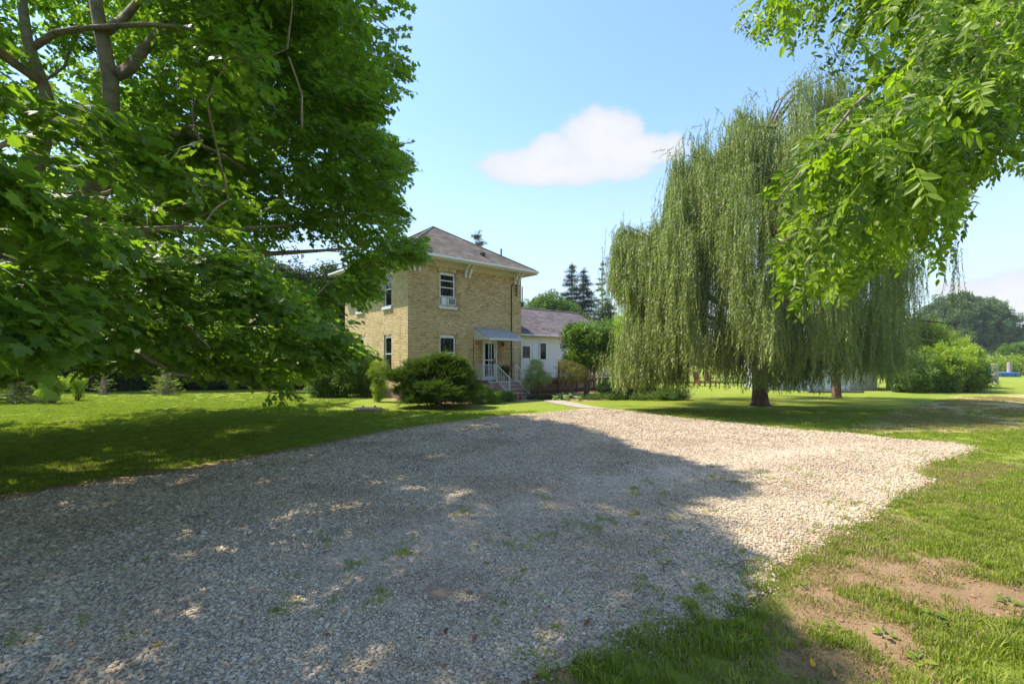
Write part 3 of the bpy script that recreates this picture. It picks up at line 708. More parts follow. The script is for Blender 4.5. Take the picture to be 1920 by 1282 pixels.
def brick_wall(fac, parent, name, L, z0, z1, holes, tonef, label):
    """backing with openings, every brick its own block; the arches over the openings are soldier bricks"""
    w = MB(); D = .12
    xs = sorted({0, L} | {h[0] for h in holes} | {h[1] for h in holes}); zs = sorted({0.0, z1} | {h[2] for h in holes} | {h[3] for h in holes})
    for i in range(len(xs) - 1):
        for j in range(len(zs) - 1):
            cx, cz = (xs[i] + xs[i + 1]) / 2, (zs[j] + zs[j + 1]) / 2
            if any(h[0] < cx < h[1] and h[2] < cz < h[3] for h in holes): continue
            fac.box(w, xs[i], xs[i + 1], -D, 0, zs[j], zs[j + 1])
    wall = w.build(name, M['mortar'], parent, label=label)
    # dark room behind the openings
    for h in holes:
        pass
    ch, bl, g = .0725, .222, .013
    rng = random.Random(len(holes) * 7 + int(L * 10)); b = MB(); singles = []
    def arch_excl(a, z):
        for h in holes:
            if not h[4]: continue
            A = (h[0] + h[1]) / 2; hw_ = (h[1] - h[0]) / 2 + .02
            if abs(a - A) < hw_ + .05:
                base = h[3] - .07 + .07 * (1 - min(1, abs(a - A) / hw_) ** 2)
                if base - .01 < z < base + .20: return True
        return False
    rows = int((z1 - z0) / ch)
    for r in range(rows):
        za = z0 + r * ch; zb = za + ch - g; zc = (za + zb) / 2
        off = 0 if r % 2 == 0 else -bl / 2
        header = (r % 6 == 5); step = bl / 2 if header else bl
        if header: off = -bl / 4
        x = off
        while x < L:
            p0, p1 = max(x, .0), min(x + step - g, L - .002); x += step
            if p1 - p0 < .03: continue
            segs = [(p0, p1)]
            for h in holes:
                if h[2] - .0 < zc < h[3] - (.05 if h[4] else 0):
                    ns = []
                    for s0, s1 in segs:
                        if s1 <= h[0] or s0 >= h[1]: ns.append((s0, s1)); continue
                        if s0 < h[0]: ns.append((s0, h[0]))
                        if s1 > h[1]: ns.append((h[1], s1))
                    segs = ns
            for s0, s1 in segs:
                if s1 - s0 < .02 or arch_excl((s0 + s1) / 2, zc): continue
                if s0 < .001: s0 = -.0055      # the corner brick closes the angle
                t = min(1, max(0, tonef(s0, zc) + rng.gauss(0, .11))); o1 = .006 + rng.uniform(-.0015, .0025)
                full = abs((s1 - s0) - (bl - g)) < 1e-3
                if full and s0 > .02: singles.append((s0, za, t, o1))
                else: fac.box(b, s0, s1, .0005, o1, za, zb, t)
    # nearest whole bricks to the viewer as bricks of their own
    singles.sort(key=lambda q: q[0] * 1.0 + abs(q[1] - 2.6) * .35)
    bm = MB(); fac.box(bm, 0, bl - g, .0005, .0068, 0, ch - g); bme = bm.mesh('brick', M['brick1'])
    for s0, za, t, o1 in singles[:149]:
        o = obj('brick', bme, wall, loc=fac.pt(s0, 0, za)); o['tone'] = t
    for s0, za, t, o1 in singles[149:]: fac.box(b, s0, s0 + bl - g, .0005, o1, za, za + ch - g, t)
    for h in holes:
        if not h[4]: continue
        A = (h[0] + h[1]) / 2; W = (h[1] - h[0]) + .06; n = 13
        for k in range(n):
            f0, f1 = k / n, (k + .86) / n; ang0 = (f0 - .5) * .62; ang1 = (f1 - .5) * .62
            Rr = W / .62; bz = h[3] - .0 - Rr + .02; q = []
            for o in (.0005, .009):
                for an, rr in ((ang0, Rr), (ang1, Rr), (ang1, Rr + .19), (ang0, Rr + .19)):
                    q.append(fac.pt(A + math.sin(an) * rr, o, bz + math.cos(an) * rr))
            b.add(q, [(0, 1, 2, 3), (7, 6, 5, 4), (0, 4, 5, 1), (1, 5, 6, 2), (2, 6, 7, 3), (3, 7, 4, 0)], rng.uniform(.35, .7))
    b.build('bricks', M['brick'], wall, kind='stuff')
    return wall

def shingle_face(mb, p0, p1, apex0, apex1, expo=.14, tab=.30, th=.009, seed=1):
    """rows of tabs between the eave line p0-p1 and the top line apex0-apex1"""
    rng = random.Random(seed); p0, p1, a0, a1 = map(Vector, (p0, p1, apex0, apex1)); eu = (p1 - p0).normalized()
    up = (a0 - p0); up = up - eu * up.dot(eu); Ls = up.length; up.normalize(); nrm = eu.cross(up).normalized()
    if nrm.z < 0: nrm = -nrm
    rows = int(Ls / expo)
    for r in range(rows):
        f = r / rows; fn = (r + .5) / rows
        s = p0.lerp(a0, fn); e = p1.lerp(a1, fn); s0 = (s - p0).dot(eu); e0 = (e - p0).dot(eu)
        x = s0 - rng.uniform(0, tab); band = rng.gauss(0, .05)
        while x < e0:
            q0, q1 = max(x, s0), min(x + tab - .008, e0); x += tab
            if q1 - q0 < .02: continue
            v0 = f * Ls; v1 = v0 + expo * 1.15; t = min(1, max(0, .5 + band + rng.gauss(0, .17)))
            dv = rng.uniform(-.008, .008)
            B = [p0 + eu * q0 + up * (v0 + dv), p0 + eu * q1 + up * (v0 + dv), p0 + eu * q1 + up * v1, p0 + eu * q0 + up * v1]
            lo = [q + nrm * (.002 if i < 2 else .001) for i, q in enumerate(B)]; hi = [q + nrm * ((.004 + th) if i < 2 else .003) for i, q in enumerate(B)]
            mb.add(lo + hi, [(4, 5, 6, 7), (0, 1, 5, 4), (1, 2, 6, 5), (3, 0, 4, 7)], t)

def make_house():
    L, W, EZ = 6.93, 7.0, 6.45
    h = empty('brick_house', (HC[0], HC[1], 0), ANG, label='two storey buff brick house with hipped brown shingle roof', cat='house')
    def tf(a, z):
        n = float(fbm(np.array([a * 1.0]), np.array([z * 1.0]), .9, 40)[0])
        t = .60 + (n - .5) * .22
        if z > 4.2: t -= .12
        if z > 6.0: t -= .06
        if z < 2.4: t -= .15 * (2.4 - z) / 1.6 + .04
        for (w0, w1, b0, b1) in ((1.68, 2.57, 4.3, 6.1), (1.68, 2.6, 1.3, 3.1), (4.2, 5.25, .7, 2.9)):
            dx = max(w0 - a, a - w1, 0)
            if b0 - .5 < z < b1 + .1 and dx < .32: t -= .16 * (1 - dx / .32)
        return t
    front_holes = [(1.68, 2.57, 4.36, 6.03, True), (1.68, 2.60, 1.34, 3.03, True), (4.25, 5.20, .75, 2.85, False)]
    left_holes = [(1.55, 2.32, 4.36, 6.03, True), (1.55, 2.30, 1.22, 3.03, True)]
    left_holes += [(4.6, 5.37, 4.36, 6.03, True), (4.6, 5.35, 1.22, 3.03, True)]
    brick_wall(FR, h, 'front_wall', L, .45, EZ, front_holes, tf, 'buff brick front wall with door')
    brick_wall(LF, h, 'side_wall', W, .45, EZ, left_holes, lambda a, z: .66 + (float(fbm(np.array([a]), np.array([z]), .7, 44)[0]) - .5) * .3 - (.14 if z < 1.2 else 0), 'buff brick side wall, its sunlit paleness put into the brick tone')  # sunlight on this side is painted in as a lighter brick tone
    b = MB(); b.box(L - .12, L, .0, W, 0, EZ); b.box(.12, L - .12, W - .12, W, 0, EZ); b.build('rear_wall', M['mortar'], h)
    f = MB(); f.box(-.05, L + .05, -.05, .0, 0, .44); f.box(-.05, 0, 0, W, 0, .44); f.build('foundation', M['stone'], h)
    # interior floors so windows look into a dark room
    r = MB(); r.box(.12, L - .12, .12, W - .12, 3.3, 3.4); r.box(.12, L - .12, .12, W - .12, .6, .7); r.build('floor', M['mortar'], h)
    # quoin joint and crack lines
    c = MB(); c.box(-.0105, -.0075, .70, .712, .5, 4.2); c.build('cable', M['black'], h)
    # roof
    e = .62; EY = EZ + .15; ax, ay, az = L / 2, W / 2 - .1, 9.12
    P = [(-e, -e, EY), (L + e, -e, EY), (L + e, W + e, EY), (-e, W + e, EY)]; A = (ax, ay, az)
    rm = MB(); rm.add(P + [A], [(0, 1, 4), (1, 2, 4), (2, 3, 4), (3, 0, 4), (3, 2, 1, 0)]); roof = rm.build('roof', M['shingle'], h)
    sm = MB()
    for i in range(4): shingle_face(sm, P[i], P[(i + 1) % 4], A, A, seed=i)
    for i in range(4):      # ridge caps
        p = Vector(P[i]); a = Vector(A); n = 22
        for k in range(n):
            q0 = p.lerp(a, k / n); q1 = p.lerp(a, (k + 1.1) / n); sm.tube([q0 + Vector((0, 0, .012)), q1 + Vector((0, 0, .020))], [.05, .045], 5, tone=random.uniform(.3, .7))
    sm.build('shingles', M['shingle'], roof, kind='stuff')
    s = MB(); s.box(-e + .02, L + e - .02, -e + .02, -.02, EZ, EZ + .03); s.box(L + .02, L + e - .02, -.02, W + e - .02, EZ, EZ + .03)
    s.box(-e + .02, -.02, -.02, W + e - .02, EZ, EZ + .03); s.box(-.02, L + .02, W + .02, W + e - .02, EZ, EZ + .03); s.build('soffit', M['cream'], h)
    s = MB(); s.box(-e, L + e, -e - .02, -e + .018, EZ - .02, EZ + .12); s.box(-e - .02, -e + .018, -e + .02, W + e, EZ - .02, EZ + .12)
    s.box(L + e - .018, L + e + .02, -e + .02, W + e, EZ - .02, EZ + .12); s.build('fascia', M['cream'], h)
    s = MB(); s.box(-e - .06, L + e + .06, -e - .12, -e - .021, EZ + .05, EZ + .15); s.box(-e - .12, -e - .021, -e + .0, W + e, EZ + .05, EZ + .15); s.build('gutter', M['white'], h, bevel=.02)
    s = MB(); s.box(-.015, L + .01, -.05, -.008, EZ - .22, EZ - .002); s.box(-.05, -.008, -.008, W, EZ - .22, EZ - .002); s.build('frieze_board', M['cream'], h)
    # carved eave brackets in pairs
    for x in (3.12, 3.38, 6.42, 6.68, .28, .54):
        k = MB(); prof = [(.0, -.62), (.07, -.60), (.10, -.50), (.07, -.42), (.16, -.36), (.22, -.24), (.20, -.16), (.34, -.12), (.42, -.03), (.42, .0), (0, .0)]
        n = len(prof); vs = [(x - .05, -.052 - o, EZ + zz) for o, zz in prof] + [(x + .05, -.052 - o, EZ + zz) for o, zz in prof]
        fs = [tuple(range(n))[::-1], tuple(range(n, 2 * n))] + [(i, (i + 1) % n, n + (i + 1) % n, n + i) for i in range(n)]
        k.add(vs, fs); k.build('bracket', M['white'], h, bevel=.012)
    # windows
    house_window(FR, h, 1.68, 2.57, 4.36, 6.03, (5.60, 5.27, 4.85))
    house_window(FR, h, 1.68, 2.60, 1.34, 3.03, (2.15,))
    for a0, a1 in ((1.55, 2.32), (4.6, 5.37)):
        house_window(LF, h, a0, a1, 4.36, 6.03, (5.2,)); house_window(LF, h, a0, a1 - .01, 1.22, 3.03, (2.1,))
    cu = MB(); n = 10
    for (a0, a1, z0, z1) in ((2.20, 2.5, 4.9, 5.9), (2.25, 2.53, 1.4, 2.9)):
        cu.add([(a0 + (a1 - a0) * i / n, .16 + .02 * (i % 2), z) for i in range(n + 1) for z in (z0, z1)], [(2 * i, 2 * i + 2, 2 * i + 3, 2 * i + 1) for i in range(n)])
    cu.build('curtain', M['curtain'], h)
    # door
    d = MB(); FR.box(d, 4.25, 4.32, -.10, .03, .76, 2.85); FR.box(d, 5.13, 5.20, -.10, .03, .76, 2.85); FR.box(d, 4.32, 5.13, -.10, .03, 2.76, 2.85)
    door = d.build('door', M['vinyl'], h, bevel=.004)
    d = MB(); FR.box(d, 4.325, 4.43, -.06, -.01, .765, 2.755); FR.box(d, 5.02, 5.125, -.06, -.01, .765, 2.755); FR.box(d, 4.43, 5.02, -.06, -.01, .765, .97); FR.box(d, 4.43, 5.02, -.06, -.01, 2.65, 2.755); FR.box(d, 4.43, 5.02, -.06, -.01, 1.78, 1.83)
    d.build('storm_door_frame', M['vinyl'], door, bevel=.004)
    for z0, z1 in ((.97, 1.78), (1.83, 2.65)):
        g = MB(); FR.box(g, 4.43, 5.02, -.045, -.04, z0, z1); g.build('pane', M['glass2'], door)
    k = MB(); FR.box(k, 5.05, 5.09, -.01, .012, 1.62, 1.86); k.tube([(5.07, -.012, 1.80), (5.07, -.05, 1.79), (5.05, -.055, 1.70), (5.07, -.05, 1.66), (5.07, -.012, 1.66)], .009); k.build('handle', M['black'], door)
    # services on the wall
    k = MB(); k.tube([(6.2, -.04, .8), (6.2, -.04, 5.76), (6.23, -.06, 5.84), (6.27, -.10, 5.80)], .026, 8); k.build('conduit', M['black'], h)
    k = MB(); k.tube([(3.66, -.02, .5), (3.66, -.02, 2.84)], .012, 5); k.build('cable', M['black'], h)
    for i in range(4):
        k = MB(); k.lathe([(.02, 0), (.055, .01), (.055, .05), (.03, .06), (.05, .075), (.05, .11), (.02, .12)], (6.50, -.10, 5.25 + i * .165), 10); k.box(6.485, 6.515, -.06, -.012, 5.28 + i * .165, 5.31 + i * .165); k.build('insulator', M['black'], h)
    k = MB(); k.tube([(L + .06, -.02, 4.9), (L + .06, -.02, 5.8)], .03, 8); k.box(L + .02, L + .14, -.08, .06, 4.72, 4.95); k.build('service_mast', M['lead'], h)
    k = MB(); k.box(4.43, 4.65, .36 - .1, .36 + .1, 7.20, 7.36); k.build('roof_vent', M['black'], h)
    k = MB(); k.tube([(6.35, 1.0, 7.2), (6.35, 1.0, 7.95)], .045, 8); k.build('vent_pipe', M['lead'], h)
    return h
make_house()

def hl(x, y, z=0): a, b = hw(x, y); return (a, b, z)
def make_porch():
    # air conditioner
    t = empty('air_conditioner', hl(2.14, 0, 4.43), ANG, label='white box air conditioner sitting in the upper front window', cat='air conditioner')
    b = MB(); b.box(-.10, .33, -.20, .04, .0, .33); b.build('housing', M['vinyl'], t, bevel=.01)
    b = MB(); b.box(-.07, .30, -.206, -.201, .03, .30); [b.box(-.07, .30, -.209, -.206, .035 + i * .022, .045 + i * .022) for i in range(12)]; b.build('grille', M['ac'], t)
    b = MB(); b.box(-.37, -.102, -.03, -.01, .0, .37, .5); b.build('filler_panel', M['vinyl'], t)
    # awning
    t = empty('door_awning', hl(3.7, 0, 2.8), ANG, label='small weathered aluminium awning over the front door', cat='awning')
    Lx, O, Z0, Z1 = 2.2, 1.2, .06, .57
    n = 11
    for i in range(n):
        x0 = i * Lx / n; x1 = x0 + Lx / n - .004; b = MB()
        b.add([(x0, -.012, Z1), (x1, -.012, Z1), (x1, -O, Z0), (x0, -O, Z0), (x0, -.012, Z1 + .02), (x1, -.012, Z1 + .02), (x1, -O, Z0 + .02), (x0, -O, Z0 + .02), (x1, -.012, Z1 + .045), (x1 - .02, -.012, Z1 + .045), (x1, -O, Z0 + .045), (x1 - .02, -O, Z0 + .045)],
              [(0, 1, 2, 3), (4, 7, 6, 5), (3, 2, 6, 7), (0, 4, 5, 1), (9, 8, 10, 11), (9, 11, 7, 4), (5, 8, 10, 6)]); b.build('panel', M['awning'], t)
    b = MB(); b.box(-.0, Lx, -O - .03, -O + .0, -.03, .085); b.build('front_trim', M['white'], t, bevel=.008)
    for x in (-.012, Lx):
        for i in range(5):
            z0, z1 = i * .105, i * .105 + .10; o0 = O * (1 - max(0, z0 - Z0) / (Z1 - Z0)); o1 = O * (1 - max(0, z1 - Z0) / (Z1 - Z0)); b = MB()
            b.add([(x, -.012, z0), (x + .012, -.012, z0), (x + .012, -o0, z0), (x, -o0, z0), (x, -.012, z1), (x + .006, -.012, z1), (x + .006, -o1, z1), (x, -o1, z1)],
                  [(0, 1, 2, 3), (4, 7, 6, 5), (0, 4, 5, 1), (1, 5, 6, 2), (2, 6, 7, 3), (3, 7, 4, 0)]); b.build('side_slat', M['white'], t)
    for x in (.06, 1.76):
        b = MB()
        for dx in (0, .17): b.tube([(x + dx, -1.13, -.02), (x + dx, -1.13, -2.05)], .013, 6)
        p = b.build('post', M['rail'], t)
        s = MB(); n = 11
        for i in range(n):
            zc = -.15 - i * .125; pts = []
            for k in range(9):
                a = k / 8 * 1.5 * math.pi; rr = .05 * (1 - k / 14)
                pts.append((x + .085 + rr * math.sin(a) * (1 if i % 2 else -1), -1.13, zc + rr * math.cos(a)))
            s.tube(pts, .006, 4)
        s.build('scroll', M['rail'], p)
    # stoop and steps
    t = empty('porch_steps', hl(4.8, -1.2, 0), ANG, label='pinkish concrete porch with four steps under the awning', cat='steps')
    b = MB(); b.box(-1.05, 1.15, .0, 1.18, 0, .68); b.build('platform', M['concrete'], t, bevel=.01)
    b = MB(); b.box(-1.12, 1.2, -.04, 1.185, .681, .745); b.build('slab', M['slab'], t, bevel=.012)
    b = MB(); b.box(-1.13, 1.21, -.06, -.041, .70, .75); b.build('nosing', M['white'], t)
    for i in range(3):
        z = .56 - i * .187
        b = MB(); b.box(-.68, .72, -.30 - i * .29, -.062 - i * .29 + (.0 if i == 0 else .02), 0 if i == 2 else .0, z - .04); b.build('riser', M['concrete'], t)
        b = MB(); b.box(-.70, .74, -.34 - i * .29, -.045 - i * .29, z - .039, z); b.build('tread', M['concrete'], t, bevel=.01)
    b = MB(); b.box(-.85, .85, -1.5, -.94, 0, .05); b.build('landing', M['path'], t)
    # iron railings
    def railing(name, x, lab):
        t = empty(name, hl(x, -1.2, .75), ANG, label=lab, cat='railing')
        y0, y1, zt, zb = 0.0, -.98, .82, .10; dz = -.72
        b = MB(); b.tube([(0, .0, zt), (0, y1, zt + dz + .10), (0, y1 - .05, zt + dz + .02)], .021, 6); b.build('handrail', M['rail'], t)
        b = MB(); b.tube([(0, 0, zb), (0, y1, zb + dz + .02)], .015, 6); b.build('lower_rail', M['rail'], t)
        b = MB(); b.tube([(0, y1, zt + dz + .1), (0, y1, -.71)], .02, 6); b.build('newel', M['rail'], t)
        b = MB(); b.tube([(0, 0, zt), (0, 0, .0)], .02, 6); b.build('newel', M['rail'], t)
        for i in range(7):
            f = (i + .8) / 7.6; y = y0 + (y1 - y0) * f
            b = MB(); b.tube([(0, y, zt + (dz + .1) * f), (0, y, zb + (dz + .02) * f)], .010, 5); b.build('baluster', M['rail'], t)
        b = MB()
        for sg in (-1, 1):
            pts = [(0, -.5 + sg * (.02 + .085 * math.sin(k / 8 * math.pi)), .05 + .28 * k / 8) for k in range(9)]; b.tube(pts, .008, 4)
            pts = [(0, -.5 + sg * (.05 + .05 * math.cos(k / 8 * 5)), .20 + .05 * math.sin(k / 8 * 5)) for k in range(9)]; b.tube(pts, .007, 4)
        b.build('scroll', M['rail'], t)
    railing('stair_railing', 4.2, 'white iron stair railing on the left of the porch steps')
    railing('stair_railing', 5.46, 'white iron stair railing on the right of the porch steps')
    t = empty('porch_railing', hl(3.76, -1.17, .75), ANG, label='low white iron railing between the yew bush and the porch steps', cat='railing')
    b = MB(); b.tube([(0, 1.14, .82), (0, 0, .82), (.42, 0, .82)], .018, 6); b.build('handrail', M['rail'], t)
    b = MB(); b.tube([(0, 1.14, .10), (0, 0, .10), (.42, 0, .10)], .014, 6); b.build('lower_rail', M['rail'], t)
    for i in range(14):
        x, y = (0, 1.08 - i * .12) if i < 9 else (.0 + (i - 9) * .09, 0)
        b = MB(); b.tube([(x, y, .82), (x, y, .0 if i in (9,) else .10)], .009, 5); b.build('baluster', M['rail'], t)
    # lantern
    t = empty('wall_lantern', hl(5.56, 0, 2.6), ANG, label='dark wall lantern beside the front door', cat='lantern')
    b = MB(); b.box(-.04, .04, -.03, -.009, .0, .14); b.tube([(0, -.03, .12), (0, -.09, .15), (0, -.12, .12)], .01, 5); b.lathe([(.02, .12), (.08, .09), (.085, .08)], (0, -.12, 0), 10); b.build('arm', M['rust'], t)
    b = MB(); b.lathe([(.035, -.08), (.055, -.05), (.06, .07)], (0, -.12, 0), 10); b.build('globe', M['glass'], t)
    # potted flowers
    t = empty('flower_pot', hl(5.35, -.50, .745), ANG, label='dark pot of pink flowers on the porch', cat='flower pot')
    b = MB(); b.lathe([(.12, 0), (.15, .05), (.20, .36), (.22, .40), (.19, .40), (.17, .34)], (0, 0, 0), 16); b.build('pot', M['pot'], t, smooth=True)
    n = 26; d = RS.normal(0, 1, (n, 3)); d /= np.linalg.norm(d, axis=1)[:, None]
    scatter('foliage', 'dark', d * (.2, .2, .13) + (0, 0, .55), rnd_rot(n, .6), np.full(n, .42), parent=t, kind='stuff')
    n = 9; d = RS.normal(0, 1, (n, 3)); d /= np.linalg.norm(d, axis=1)[:, None]; d[:, 2] = abs(d[:, 2])
    scatter('flowers', 'pinkflower', d * (.22, .22, .17) + (0, 0, .66), rnd_rot(n, .6), np.full(n, 1.0), parent=t, kind='stuff')
make_porch()

# ------------------------------------------------------------------ white addition with deck
def make_addition():
    Y0, X0, X1, ZE = 1.0, 6.96, 16.2, 3.28
    h = empty('white_addition', hl(X0, Y0, 0), ANG, label='single storey white sided wing with purplish shingle roof', cat='house wing')
    LX = X1 - X0
    b = MB(); b.box(0, LX, .02, 5.2, 0, ZE); b.build('core_wall', M['siding'], h)
    bd = [(.0, .0)]
    n = 13; z0 = .62
    for i in range(n):
        za = z0 + i * .2; zb = min(za + .2, ZE)
        b = MB(); b.add([(0, .018, za), (LX, .018, za), (LX, -.012, za), (0, -.012, za), (0, .018, zb), (LX, .018, zb), (LX, .006, zb), (0, .006, zb)],
                        [(0, 1, 2, 3), (3, 2, 6, 7), (7, 6, 5, 4), (1, 5, 6, 2), (0, 3, 7, 4)]); b.build('siding_board', M['siding'], h)
    b = MB(); b.box(0, LX, -.0, .018, 0, .615); b.build('skirting', M['siding'], h)
    b = MB(); b.box(LX, LX + .03, -.02, 5.2, 0, ZE); b.build('corner_board', M['white'], h)
    # roof: ridge parallel with the wall
    e = .30; RY, RZ = 2.75, 5.18; XR = LX + .3
    V = [(-.02, -e, ZE), (XR, -e, ZE), (XR - .55, RY, RZ), (-.02, RY, RZ), (-.02, 5.5, ZE), (XR, 5.5, ZE)]
    b = MB(); b.add(V + [(v[0], v[1], v[2] - .09) for v in V], [(0, 1, 2, 3), (3, 2, 5, 4), (1, 5, 2), (6, 9, 8, 7), (9, 10, 11, 8), (0, 6, 7, 1), (0, 3, 9, 6), (3, 4, 10, 9), (7, 8, 2, 1), (8, 11, 5, 2), (4, 5, 11, 10)])
    roof = b.build('roof', M['shingle2'], h)
    b = MB(); shingle_face(b, V[0], V[1], V[3], V[2], seed=9); shingle_face(b, V[5], V[4], V[2], V[3], seed=10)
    for k in range(34):
        b.tube([(-.02 + k * .27, RY, RZ + .01), (-.02 + k * .27 + .28, RY, RZ + .018)], [.06, .055], 5, tone=random.uniform(.35, .65))
    b.build('shingles', M['shingle2'], roof, kind='stuff')
    b = MB(); b.box(-.0, XR, -e - .11, -e - .005, ZE - .09, ZE + .0); b.build('gutter', M['white'], h, bevel=.02)
    b = MB(); b.box(0, XR - .02, -e, -.014, ZE - .12, ZE - .095); b.build('soffit', M['cream'], h)
    def fw(name, x0, x1, za, zb):
        b = MB(); t = .08
        for q in ((x0 - t, x0, za - t, zb + t), (x1, x1 + t, za - t, zb + t), (x0, x1, zb, zb + t), (x0, x1, za - t, za)): b.box(q[0], q[1], -.05, -.013, q[2], q[3])
        f = b.build(name, M['vinyl'], h, bevel=.004)
        g = MB(); g.box(x0, x1, -.030, -.026, za, zb); g.build('pane', M['glass2'], f)
        return f
    fw('window', 9.36 - X0, 9.84 - X0, 1.85, 2.80)
    fw('window', 12.3 - X0, 12.9 - X0, 1.85, 2.80)
    b = MB()
    for q in ((.72, .80, .74, 2.86), (1.78, 1.86, .74, 2.86), (.80, 1.78, 2.78, 2.86)): b.box(q[0], q[1], -.06, -.013, q[2], q[3])
    d = b.build('door', M['vinyl'], h, bevel=.004)
    b = MB(); b.box(.80, 1.78, -.030, -.013, .76, 2.78); b.build('door_leaf', M['siding'], d)
    g = MB(); g.box(.98, 1.56, -.036, -.031, 1.92, 2.60); g.build('pane', M['glass2'], d)
    k = MB(); k.box(1.62, 1.68, -.08, -.031, 1.62, 1.68); k.build('handle', M['black'], d)
    b = MB(); b.tube([(9.0, RY, RZ), (9.0, RY, RZ + .9)], .012, 4); b.tube([(8.8, RY, RZ + .75), (9.2, RY, RZ + .75)], .008, 4); b.tube([(8.85, RY, RZ + .6), (9.15, RY, RZ + .6)], .008, 4); b.build('antenna', M['lead'], h)
    # deck
    t = empty('wooden_deck', hl(X0 + .05, -1.2, 0), ANG, label='brown wooden deck along the white wing, lattice below its floor', cat='deck')
    DX, DY, DZ = 6.2, 2.12, .74
    for i in range(15):
        y = i * .141; b = MB(); b.box(0, DX, y, y + .135, DZ - .035, DZ, random.random()); b.build('deck_board', M['wood'], t)
    b = MB(); b.box(0, DX, -.035, -.003, DZ - .25, DZ - .0, .3); b.build('fascia_board', M['wood'], t)
    for x in (0, 1.5, 3.0, 4.5, 6.1):
        b = MB(); b.box(x, x + .10, -.14, -.04, 0, DZ + (.98 if x > 1.2 else 0), .7); b.build('post', M['wood'], t, bevel=.006)
    for s, (x0, x1) in enumerate(((.1, 1.5), (1.6, 3.0), (3.1, 4.5), (4.6, 6.1))):
        b = MB(); hgt = DZ - .28
        k = x0 - hgt
        while k < x1:
            for sg in (0, 1):
                pa = (k, .03) if sg == 0 else (k, .03 + hgt); pb = (k + hgt, .03 + hgt) if sg == 0 else (k + hgt, .03)
                c0, c1 = max(pa[0], x0), min(pb[0], x1)
                if c1 - c0 > .03:
                    f = lambda c: pa[1] + (pb[1] - pa[1]) * (c - pa[0]) / hgt
                    y = -.03 + sg * .008; w = .018
                    b.add([(c0, y, f(c0) - w), (c0, y, f(c0) + w), (c1, y, f(c1) + w), (c1, y, f(c1) - w), (c0, y + .006, f(c0) - w), (c0, y + .006, f(c0) + w), (c1, y + .006, f(c1) + w), (c1, y + .006, f(c1) - w)],
                          [(0, 1, 2, 3), (4, 7, 6, 5), (1, 5, 6, 2), (0, 3, 7, 4)], random.uniform(.3, .8))
            k += .085
        b.build('lattice_panel', M['wood'], t)
    b = MB(); b.box(1.6, 6.2, -.16, -.02, DZ + .88, DZ + .92, .8); b.build('top_rail', M['wood'], t)
    b = MB(); b.box(1.6, 6.1, -.10, -.06, DZ + .12, DZ + .16, .5); b.build('bottom_rail', M['wood'], t)
    x = 1.68
    while x < 6.08:
        if not any(abs(x - p - .05) < .07 for p in (3.0, 4.5)):
            b = MB(); b.box(x, x + .038, -.132, -.101, DZ + .06, DZ + .88, random.random()); b.build('baluster', M['wood'], t)
        x += .125
make_addition()

# ------------------------------------------------------------------ shrubs by the house
def blob(n, c, r, top=True, shell=.55, lump=.18, seed=0):
    """points in an uneven ellipsoid shell"""
    d = RS.normal(0, 1, (n, 3)); d /= np.linalg.norm(d, axis=1)[:, None]
    k = 1 + lump * np.sin(d[:, 0] * 5 + seed) * np.cos(d[:, 1] * 4 + seed * 2) + lump * np.sin(d[:, 2] * 7 + seed * 3 + d[:, 0] * 4) * .7
    rr = (shell + (1 - shell) * RS.rand(n) ** .7) * k
    p = d * rr[:, None] * np.array(r) + np.array(c)
    return p[p[:, 2] > .04]

def stems(mb, base, tips, r0=.02, n=5, bow=.15, rng=random):
    for t in tips:
        t = Vector(t); b = Vector(base) + Vector((rng.gauss(0, .05), rng.gauss(0, .05), 0)); m = b.lerp(t, .5) + Vector((rng.gauss(0, bow), rng.gauss(0, bow), bow * .6))
        q = [b, b.lerp(m, .5) + Vector((0, 0, .04)), m, m.lerp(t, .5), t]
        mb.tube(q, [r0, r0 * .8, r0 * .6, r0 * .4, r0 * .2], n)

def shrub(name, label, cat, base, blobs, key, scl=.9, tilt=.6, stem=.02, dens=60, group=None, smat='twig', crown='foliage', nst=9, extra=None, facecam=False):
    t = empty(name, (base[0], base[1], 0), label=label, cat=cat, group=group)
    P = []
    for i, (c, r) in enumerate(blobs):
        n = max(6, int(dens * (r[0] * r[1] + r[0] * r[2] + r[1] * r[2]) * 4))
        P.append(blob(n, c, r, seed=i * 1.7 + base[0]))
    P = np.vstack(P); n = len(P)
    scatter(crown, key, P, rnd_rot(n, tilt), scl * RS.uniform(.75, 1.2, n), parent=t, kind='stuff')
    if extra:
        for (k2, frac, s2) in extra:
            Q = P[RS.rand(n) < frac]; scatter('foliage', k2, Q * 1.03, rnd_rot(len(Q), tilt), s2 * RS.uniform(.7, 1.2, len(Q)), parent=t, kind='stuff')
    if stem:
        mb = MB(); rng = random.Random(int(base[0] * 100))
        tips = [P[rng.randrange(n)] * .92 for _ in range(nst)]
        stems(mb, (0, 0, 0), tips, stem, rng=rng); mb.build('stems', M[smat], t)
    return t

